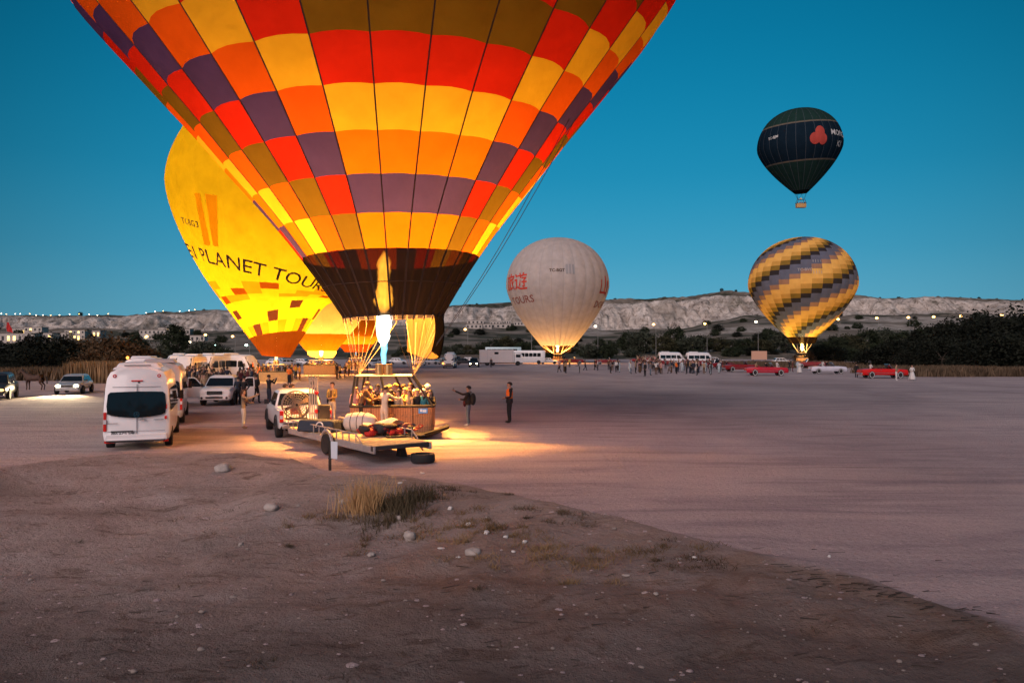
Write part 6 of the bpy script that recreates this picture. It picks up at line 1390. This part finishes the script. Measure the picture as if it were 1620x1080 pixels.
# grass strips
def clumps(r_, cx_, cy_, sx_, sy_, k):
    m_ = max(4, k//45); c0 = np.stack([cx_+sx_*.55*r_.normal(size=m_), cy_+sy_*.55*r_.normal(size=m_)], 1); i_ = (m_*r_.rand(k)**1.6).astype(int)
    return c0[i_]+r_.normal(size=(k, 2))*np.array([.12, .09])*r_.uniform(.3, 1.3, (m_, 1))[i_]
def grass(name, label, pts, n, h, c, wd=.03, seed=1, gauss=False, lean=.25):
    """blades scattered in quads (x0, x1, y0, y1)"""
    r_ = np.random.RandomState(seed); V = []; 
    tot = sum((b_-a)*(d_-c_) for a, b_, c_, d_ in pts); P = []
    for a, b_, c_, d_ in pts:
        k = int(n*(b_-a)*(d_-c_)/tot); P.append(np.stack([r_.uniform(a, b_, k), r_.uniform(c_, d_, k)], 1) if not gauss else clumps(r_, (a+b_)/2, (c_+d_)/2, (b_-a)/2, (d_-c_)/2, k))
    P = np.concatenate(P); z_ = ground_z(P[:, 0], P[:, 1]); n = len(P); hh = h*r_.uniform(.45, 1.15, n); an = r_.uniform(0, 2*PI, n); lx = lean*hh*r_.normal(size=n); ly = lean*hh*r_.normal(size=n)
    dx, dy = np.cos(an)*wd, np.sin(an)*wd; zz = z_-.02
    v = np.stack([np.stack([P[:, 0]-dx, P[:, 1]-dy, zz], 1), np.stack([P[:, 0]+dx, P[:, 1]+dy, zz], 1), np.stack([P[:, 0]+dx*.7+lx*.4, P[:, 1]+dy*.7+ly*.4, zz+hh*.6], 1), np.stack([P[:, 0]-dx*.7+lx*.4, P[:, 1]-dy*.7+ly*.4, zz+hh*.6], 1), np.stack([P[:, 0]+lx, P[:, 1]+ly, zz+hh], 1)], 1).reshape(-1, 3)
    f4 = np.arange(n)[:, None]*5; me = bpy.data.meshes.new(name); me.from_pydata(v.tolist(), [], (f4+np.array([0, 1, 2, 3])).tolist()+(f4+np.array([3, 2, 4])).tolist()); me.materials.append(c)
    o = link(name, me); return tag(o, label, 'grass', kind='stuff')
REED = leafmat('dry_reed', (.26, .17, .09), .4); DRY = leafmat('dry_grass', (.22, .145, .075), .45); DRY2 = leafmat('dull_dry_grass', (.12, .085, .055), .4); TALL = leafmat('straw', (.52, .33, .16), .3)
def strip(px0, px1, d0, d1, k): return [((min(px0+(px1-px0)*i/k, px1)-810)*d0/1200, (px0+(px1-px0)*(i+1)/k-810)*d0/1200, d0, d1) for i in range(k)]
grass('reed_hedge', 'dense hedge of dry reeds lit orange left of the minibuses', strip(96, 196, 74, 79, 4), 9000, 2.0, REED, .05, 2, lean=.06)
grass('dry_grass_strip', 'paler dry grass below the dark bushes at the far left', strip(-60, 100, 80, 92, 4), 7000, 1.3, DRY2, .07, 3)
grass('dry_grass_strip', 'brown dry grass at the foot of the dark thicket on the right', strip(1438, 1700, 92, 108, 6), 15000, 1.15, DRY2, .07, 4)
grass('dry_grass_strip', 'thin dry grass behind the convertibles', strip(1180, 1440, 136, 175, 5), 9000, .9, DRY2, .10, 5)
tuft = [(-2.95, -2.40, 13.5, 14.2)]
grass('straw_tuft', 'tall straw-coloured grass tuft on the bank in the foreground', tuft, 520, .66, TALL, .006, 6, True, lean=.30)
grass('straw_tuft', 'darker green brown tuft right of the tall straw', [(-2.45, -1.65, 13.5, 14.5)], 900, .36, leafmat('dull_green_grass', (.11, .085, .05), .4), .007, 7, True, lean=.45)
grass('dry_grass_patch', 'low tangled dry grass trailing along the bank', [(-3.6, -1.0, 12.7, 14.5), (-1.9, .6, 11.7, 13.4), (-.6, 2.4, 10.4, 12.0)], 4200, .11, DRY, .006, 8, True, lean=1.0)
grass('dry_grass_patch', 'sparse dry stubble along the far edge of the bank', [(-2.5, 0, 14.2, 15.8), (0, 2.2, 12.8, 14.6), (2, 4.2, 10.4, 12.0)], 1800, .08, DRY2, .007, 9, True, lean=1.1)
grass('weeds', 'thin withered weeds dotted over the foreground soil', [(-8, -3, 9, 16), (-4, 2, 6, 11), (1, 5, 6, 10)], 900, .07, leafmat('withered_weed', (.10, .075, .05), .4), .005, 10, True, lean=1.2)

# ================================================================== STONES, LITTER, SIGN
STN = mat('pale_stone', (.42, .37, .34), .9, noise_amt=.2, noise_scale=6, bump=.6, bump_scale=18)
def stone(p, r, seed, label, m=STN, cat='stone', group=None):
    bm = bmesh.new(); bmesh.ops.create_icosphere(bm, subdivisions=3, radius=1)
    for v in bm.verts:
        n_ = noise.noise(v.co*1.1+Vector((seed*7.1, 0, 0)))*.38+noise.noise(v.co*3.1+Vector((0, seed*3.3, 0)))*.10; v.co *= 1+n_; v.co.x = max(min(v.co.x, .95), -.95); v.co.z = max(min(v.co.z, .80), -.8); v.co = Vector((v.co.x*r[0], v.co.y*r[1], v.co.z*r[2]))
    me = bpy.data.meshes.new('stone'); bm.to_mesh(me); bm.free(); me.polygons.foreach_set('use_smooth', [True]*len(me.polygons)); me.materials.append(m)
    o = link('stone' if cat == 'stone' else 'litter', me, loc=p+Vector((0, 0, r[2]*.55)), rz=seed*1.3); return tag(o, label, cat, group)
def BP(px, py):
    """where the line of sight of a photo spot meets the bank"""
    ds = np.arange(3.0, 45.0, .04); hit = ground_z((px-810)*ds/1200, ds) >= 3.3-(py-553)/1200*ds; d = float(ds[hit.argmax()])
    x = (px-810)*d/1200; return Vector((x, d, gz(x, d)))
for i, (px, py, w, h, lb) in enumerate(((354, 745, 26, 17, 'largest pale boulder on the crest left of the sign post'), (430, 806, 24, 15, 'pale rounded stone in the middle of the bank'), (549, 797, 22, 13, 'half buried stone left of the straw tuft'), (649, 854, 22, 19, 'round pinkish stone below the straw tuft'),
                                        (749, 877, 26, 14, 'flat oblong pale stone right of the round pinkish one'), (587, 879, 12, 7, 'small flat stone alone on the reddish soil'), (631, 822, 9, 8, 'small pale pebble at the foot of the straw tuft'), (381, 863, 8, 6, 'small stone left on the dark patch of the bank'))):
    p = BP(px, py); k = p.y/1200/2; stone(p, (w*k*1.1, w*k*.9, h*k*1.05), i+1, lb)
LIT = mat('white_litter', (.62, .60, .58), .7); 
for i, (px, py, w, h, lb) in enumerate(((712, 806, 8, 8, 'white crumpled cup right of the straw tuft'), (741, 832, 10, 8, 'white crumpled paper on the bank'), (668, 749, 10, 3, 'thin white scrap beyond the bank crest'), (633, 765, 8, 4, 'small white scrap above the straw tuft'),
                                        (770, 843, 13, 6, 'torn pale paper strip on the bank'), (800, 850, 8, 5, 'pale scrap right of the torn strip'), (830, 858, 10, 5, 'white scrap at the right end of the litter line'), (812, 874, 8, 4, 'small pale scrap below the litter line'), (698, 869, 12, 3, 'thin pale stick left of the oblong stone'), (725, 882, 10, 3, 'thin pale strip below the oblong stone'), (990, 912, 14, 4, 'pale twig on the bare soil in the lower middle'), (1038, 941, 10, 5, 'pale flat scrap lower right of the twig'), (1098, 883, 9, 4, 'light scrap right of the middle of the bank'), (1312, 881, 6, 5, 'pale pebble at the tip of the bank'))):
    p = BP(px, py); k = p.y/1200/2; o = stone(p, (w*k, w*k*.7, h*k), i+31, lb, LIT if 'twig' not in lb else STN, 'litter')
zx = np.linspace(-12, 12, 600); zy = np.linspace(3, 22, 500); ZT = ground_z(*np.meshgrid(zx, zy))
def fz(x, y): return float(ZT[int((y-3)/19*499), int((x+12)/24*599)])
r_ = random.Random(3); pm_ = MB()
for i in range(1500):
    x = r_.uniform(-9, 8); y = r_.uniform(5, 17); yc_ = float(np.interp(x, CX, CY))
    if y > yc_-.3: continue
    s_ = r_.uniform(.004, .016)*(2.4 if r_.random() < .06 else 1); pm_.ball((x, y, fz(x, y)+s_*.3), (s_*1.3, s_, s_*.7), 6, 4, jit=.2)
tag(pm_.build('pebbles', mat('pebble_stone', (.26, .22, .20), .9), None, smooth=60), 'small pebbles scattered over the bank in the foreground', 'pebbles', kind='stuff')
tw = MB()
for i in range(150):
    if i < 70: f = r_.random(); px, py = 1240+f*330+r_.gauss(0, 12), 905+f*75+r_.gauss(0, 7)
    else: px, py = r_.uniform(80, 1500), r_.uniform(860, 1060)
    p = BP(px, py); a = r_.uniform(-.5, .5); l_ = r_.uniform(.03, .13); dx = Vector((math.cos(a), math.sin(a), 0))*l_; tw.cyl(p-dx+Vector((0, 0, .008)), p+dx+Vector((0, 0, r_.uniform(.006, .02))), r_.uniform(.003, .008), .003, 5)
tag(tw.build('twigs', mat('dark_twig', (.035, .028, .022), .9), None), 'dark twigs and dead stems scattered over the foreground soil', 'twigs', kind='stuff')
cd_ = MB()
for i in range(700):
    x = r_.uniform(-9, 8); y = r_.uniform(4.5, 18); s_ = r_.uniform(.008, .03)*(1.7 if r_.random() < .1 else 1); cd_.ball((x, y, fz(x, y)-s_*.1), (s_*r_.uniform(1, 1.7), s_, s_*.6), 7, 5, jit=.3)
tag(cd_.build('earth_clods', gm, None, smooth=60), 'clods of earth scattered over the bank in the foreground', 'clods', kind='stuff')
# sign post on the crest
sb_ = BP(522, 744); sg = thing('sign_post', sb_, 'dark wooden stake with blank pale card on the bank before the trailer', 'sign post')
MB().box((0, 0, .38), (.075, .06, .86), taper=.85).build('stake', mat('dark_wood', (.045, .03, .022), .9, noise_amt=.4, noise_scale=12, bump=.5), sg, bevel=.008)
MB().plate([(.045, -.05, .34), (.215, -.05, .32), (.225, -.05, .80), (.035, -.045, .81)], .012).build('card', mat('pale_card', (.62, .66, .72), .6), sg, smooth=0); MB().box((.02, -.04, .335), (.12, .03, .03)).build('clamp', DARK, sg)

# ================================================================== LAMPS, HOUSES, ROAD, FLAG
AMB = glow('amber_street_light', (1, .55, .15), 9); WLT = glow('white_street_light', (1, .88, .62), 9)
LPO = mat('lamp_pole', (.28, .27, .26), .5, .4)
def street_lamp(p, h, m, label, group, rh=.35):
    t = thing('street_lamp', p, label, 'street lamp', group); MB().cyl((0, 0, -.5), (0, 0, h), .10, .06, 7).cyl((0, 0, h), (-.9, -.3, h+.15), .05, n=5).build('pole', LPO, t); MB().ball((-.9, -.35, h+.05), (rh, rh, rh*.75), 10, 6).build('lamp_head', m, t); return t
for px, py, d, m, lb in ((736, 521, 268, AMB, 'amber lamp right of the patchwork balloon scoop'), (837, 519, 268, AMB, 'amber lamp just left of the white balloon foot'), (942, 516, 268, WLT, 'street lamp right of the white balloon'), (1034, 513, 268, AMB, 'amber street lamp above the middle of the long crowd'), (1115, 512, 268, AMB, 'yellow street lamp above the far white vans'), (1196, 509, 268, WLT, 'white street lamp just left of the striped balloon'),
                         (1326, 505, 330, AMB, 'first amber roadside lamp right of the striped balloon'), (1387, 503, 345, AMB, 'second amber roadside lamp right of the striped balloon'), (1437, 502, 360, AMB, 'third amber roadside lamp right of the striped balloon'), (1477, 501, 370, AMB, 'fourth amber roadside lamp right of the striped balloon'), (1520, 500, 380, AMB, 'fifth amber roadside lamp, above the dark thicket'), (1585, 498, 395, AMB, 'sixth amber roadside lamp near the right edge'), (1622, 499, 400, AMB, 'last amber roadside lamp at the right edge'),
                         (325, 529.5, 300, AMB, 'amber lamp right of the tallest dark tree'), (368, 532, 300, AMB, 'amber lamp left of the yellow balloon flank'), (232, 532, 290, AMB, 'orange lamp at the left corner of the white house'), (300, 541, 290, WLT, 'pale lamp beneath the amber ones')):
    zt = 3.3+(553-py)/1200*d; g0 = hz(px, d); hh = max(zt-g0, 3.0); street_lamp(Vector(((px-810)*d/1200+.9, d+.35, zt-hh)), hh-.05, m, lb, None, .55*d/300)
for px, py in ((346, 547), (395, 546)): 
    p = Vector(((px-810)*230/1200, 230, 0)); tz = 3.3+(553-py+0)/1200*230; t = street_lamp(p, max(tz, 3)+.0, glow('green_white_light', (.55, 1, .85), 16), 'cool green-white floodlight beyond the minibuses, '+('left one' if px < 360 else 'right one'), None, .42)
RL = 'small lamps along the plateau rim on the left'
for i, px in enumerate((4, 12, 26, 34, 49, 59, 70, 82, 96, 112, 127, 143, 156, 173, 233, 247, 260, 286, 301, 310)):
    d = 700; z0 = hz(px, d); ztop = 3.3+(553-(np.interp(px, [0, 160, 250, 310], [500, 498.5, 497, 492])))/1200*d
    street_lamp(Vector(((px-810)*d/1200, d, z0)), max(1.5, ztop-z0), (WLT, AMB, WLT)[i % 3], 'tiny street lamp on the plateau rim at the upper left', RL, .42)
WALL = mat('pale_house_wall', (.48, .44, .40), .9, noise_amt=.15, noise_scale=.6); ROOF = mat('dull_roof', (.20, .16, .14), .9, noise_amt=.2); WDK = mat('dark_window', (.02, .022, .026), .3); WLIT = glow('warm_window', (1, .62, .2), 4)
def house(px, py, w, dep, h, floors, nwin, label, lit=(), d=None, group=None, rz=0, rs=0):
    p = hill_at(px, py) if d is None else on_hill(px, d); p = p.copy(); t = thing('house', p+Vector((0, dep/2, -.4)), label, 'house', group, rz)
    MB().box((0, 0, h/2), (w, dep, h)).build('wall', WALL, t); MB().box((0, 0, h+.12), (w+.4, dep+.4, .24)).build('roof', ROOF, t)
    k = 0
    for f in range(floors):
        for i in range(nwin):
            x = -w/2+(i+.5)*w/nwin; z_ = (f+.55)*h/floors; o = MB().box((x, -dep/2-.02, z_), (w/nwin*.42, .10, h/floors*.42)).build('window', WLIT if k in lit else WDK, t); k += 1
    return t
house(247, 537, 20, 8, 6.2, 2, 8, 'two-storey white house between the two oval dark trees', (1,)); house(262, 528, 10, 6, 4.5, 1, 4, 'small pale house above the two-storey white one', (2,)); house(292, 531, 7, 6, 4.5, 1, 3, 'narrow pale house right of the tallest tree', (0,)); house(312, 540, 8, 5, 3.6, 1, 3, 'low pale house farther right of the tallest tree')
for i, (px, py, w, h, f, n, lit, lb) in enumerate(((18, 543, 24, 5.5, 1, 8, (1, 3, 4), 'long hotel wing with lit windows at the far left edge'), (34, 531, 12, 5, 1, 4, (2,), 'pale hotel block behind the flag, with one lit window'), (52, 533, 11, 6.5, 2, 4, (1, 5), 'two-storey hotel block right of the flag'), (70, 538, 9, 4.5, 1, 3, (0, 2), 'low lit block with a yellow strip, right of the hotel'),
                                                   (98, 536, 8, 4, 1, 4, (), 'low pale house left of the glittering one'), (118, 536, 12, 5.5, 2, 5, (0, 2, 3, 6, 8), 'glittering building with many lit windows above the brown bushes'), (136, 533, 10, 3.5, 1, 4, (), 'low pale house right of the glittering one'), (152, 535, 5, 5, 1, 2, (0, 1), 'narrow lit house left of the olive tree'))):
    house(px, py, w, 7, h, f, n, lb, lit)
for i, (px, py, w) in enumerate(((752, 513, 12), (766, 519, 10), (750, 520, 11), (785, 515, 9), (792, 519, 14), (801, 513, 7), (823, 516, 9))):
    house(px, py, w, 6, 3.2, 1, 4, 'pale low cave-village house at the foot of the cliff, '+('highest on the left', 'middle lower', 'lowest on the left', 'middle of the row', 'longest of the row', 'small, above the longest', 'nearest the white balloon')[i])
for px, py, m, gname in ((24, 522, AMB, ''), (27, 531, WLT, ''), (42, 521, AMB, ''), (46, 533, AMB, ''), (63, 525, AMB, ''), (110, 533, WLIT, ''), (115, 526, AMB, ''), (119, 531, WLT, ''), (124, 536, AMB, ''), (123, 528, AMB, ''), (154, 531, AMB, ''), (233, 523, WLT, ''), (243, 527, WLT, ''), (254, 521, WLT, ''), (260, 520, WLT, ''), (18.5, 548, glow('blue_sign_light', (.1, .7, 1), 5), ''), (25, 547, glow('blue_sign_light', (.1, .7, 1), 5), '')):
    q = hill_at(px, py); q.y -= 8; q.x = (px-810)*q.y/1200; q.z = 3.3+(553-py)/1200*q.y; t = thing('wall_lamp', q, 'small lit lamp among the hotel buildings on the left', 'lamp', 'lamps among the hotel buildings')
    MB().ball((0, 0, 0), (.55, .4, .6), 8, 5).build('lamp_globe', m, t); MB().cyl((0, 0, -.3), (0, 0, -3.5), .07, n=5).build('pole', LPO, t)
number_off(grp(RL), 'tiny lamp on the plateau rim, %s of its row')
number_off(grp('lamps among the hotel buildings'), 'small lit lamp among the hotel buildings, %s of its kind')
# flag
fp = hill_at(10, 541); fl_ = thing('flag_pole', fp, 'red flag hanging from a tall pole over the hotel at the left edge', 'flag'); fs_ = fp.y/1200
MB().cyl((0, 0, 0), (0, 0, 32*fs_), .12, .08, 6).build('pole', LPO, fl_); vs = []
for j in range(9):
    for i in range(9): vs.append((.1+i/8*11*fs_*(.35+.65*j/8), .3*math.sin(i*1.2+j), 31*fs_-j/8*14*fs_-i/8*3*fs_*(j/8)))
fg = MB().add(vs, [(j*9+i, (j+1)*9+i, (j+1)*9+i+1, j*9+i+1) for j in range(8) for i in range(8)]).build('flag_cloth', mat('red_flag', (.50, .02, .02), .8), fl_, smooth=180)
# blank pinkish board and a far road strip
bd_ = thing('billboard', on_ground(1201, 176), 'blank pinkish board standing beyond the crowd left of the striped balloon', 'board'); MB().box((0, 0, 2.0), (3.6, .12, 2.0)).build('board_panel', mat('peach_board', (.58, .34, .24), .8), bd_); 
for x in (-1.4, 1.4): MB().box((x, .1, .9), (.12, .12, 1.8)).build('leg', DARK, bd_)
hd = MB(); 
wl = MB().box((0, 0, .9), (36, .5, 1.8)).build('field_wall', mat('road_bank', (.09, .08, .07), .95, noise_amt=.3), None, loc=on_ground(760, 225)); tag(wl, 'low dark retaining wall below the pale coach', 'wall')
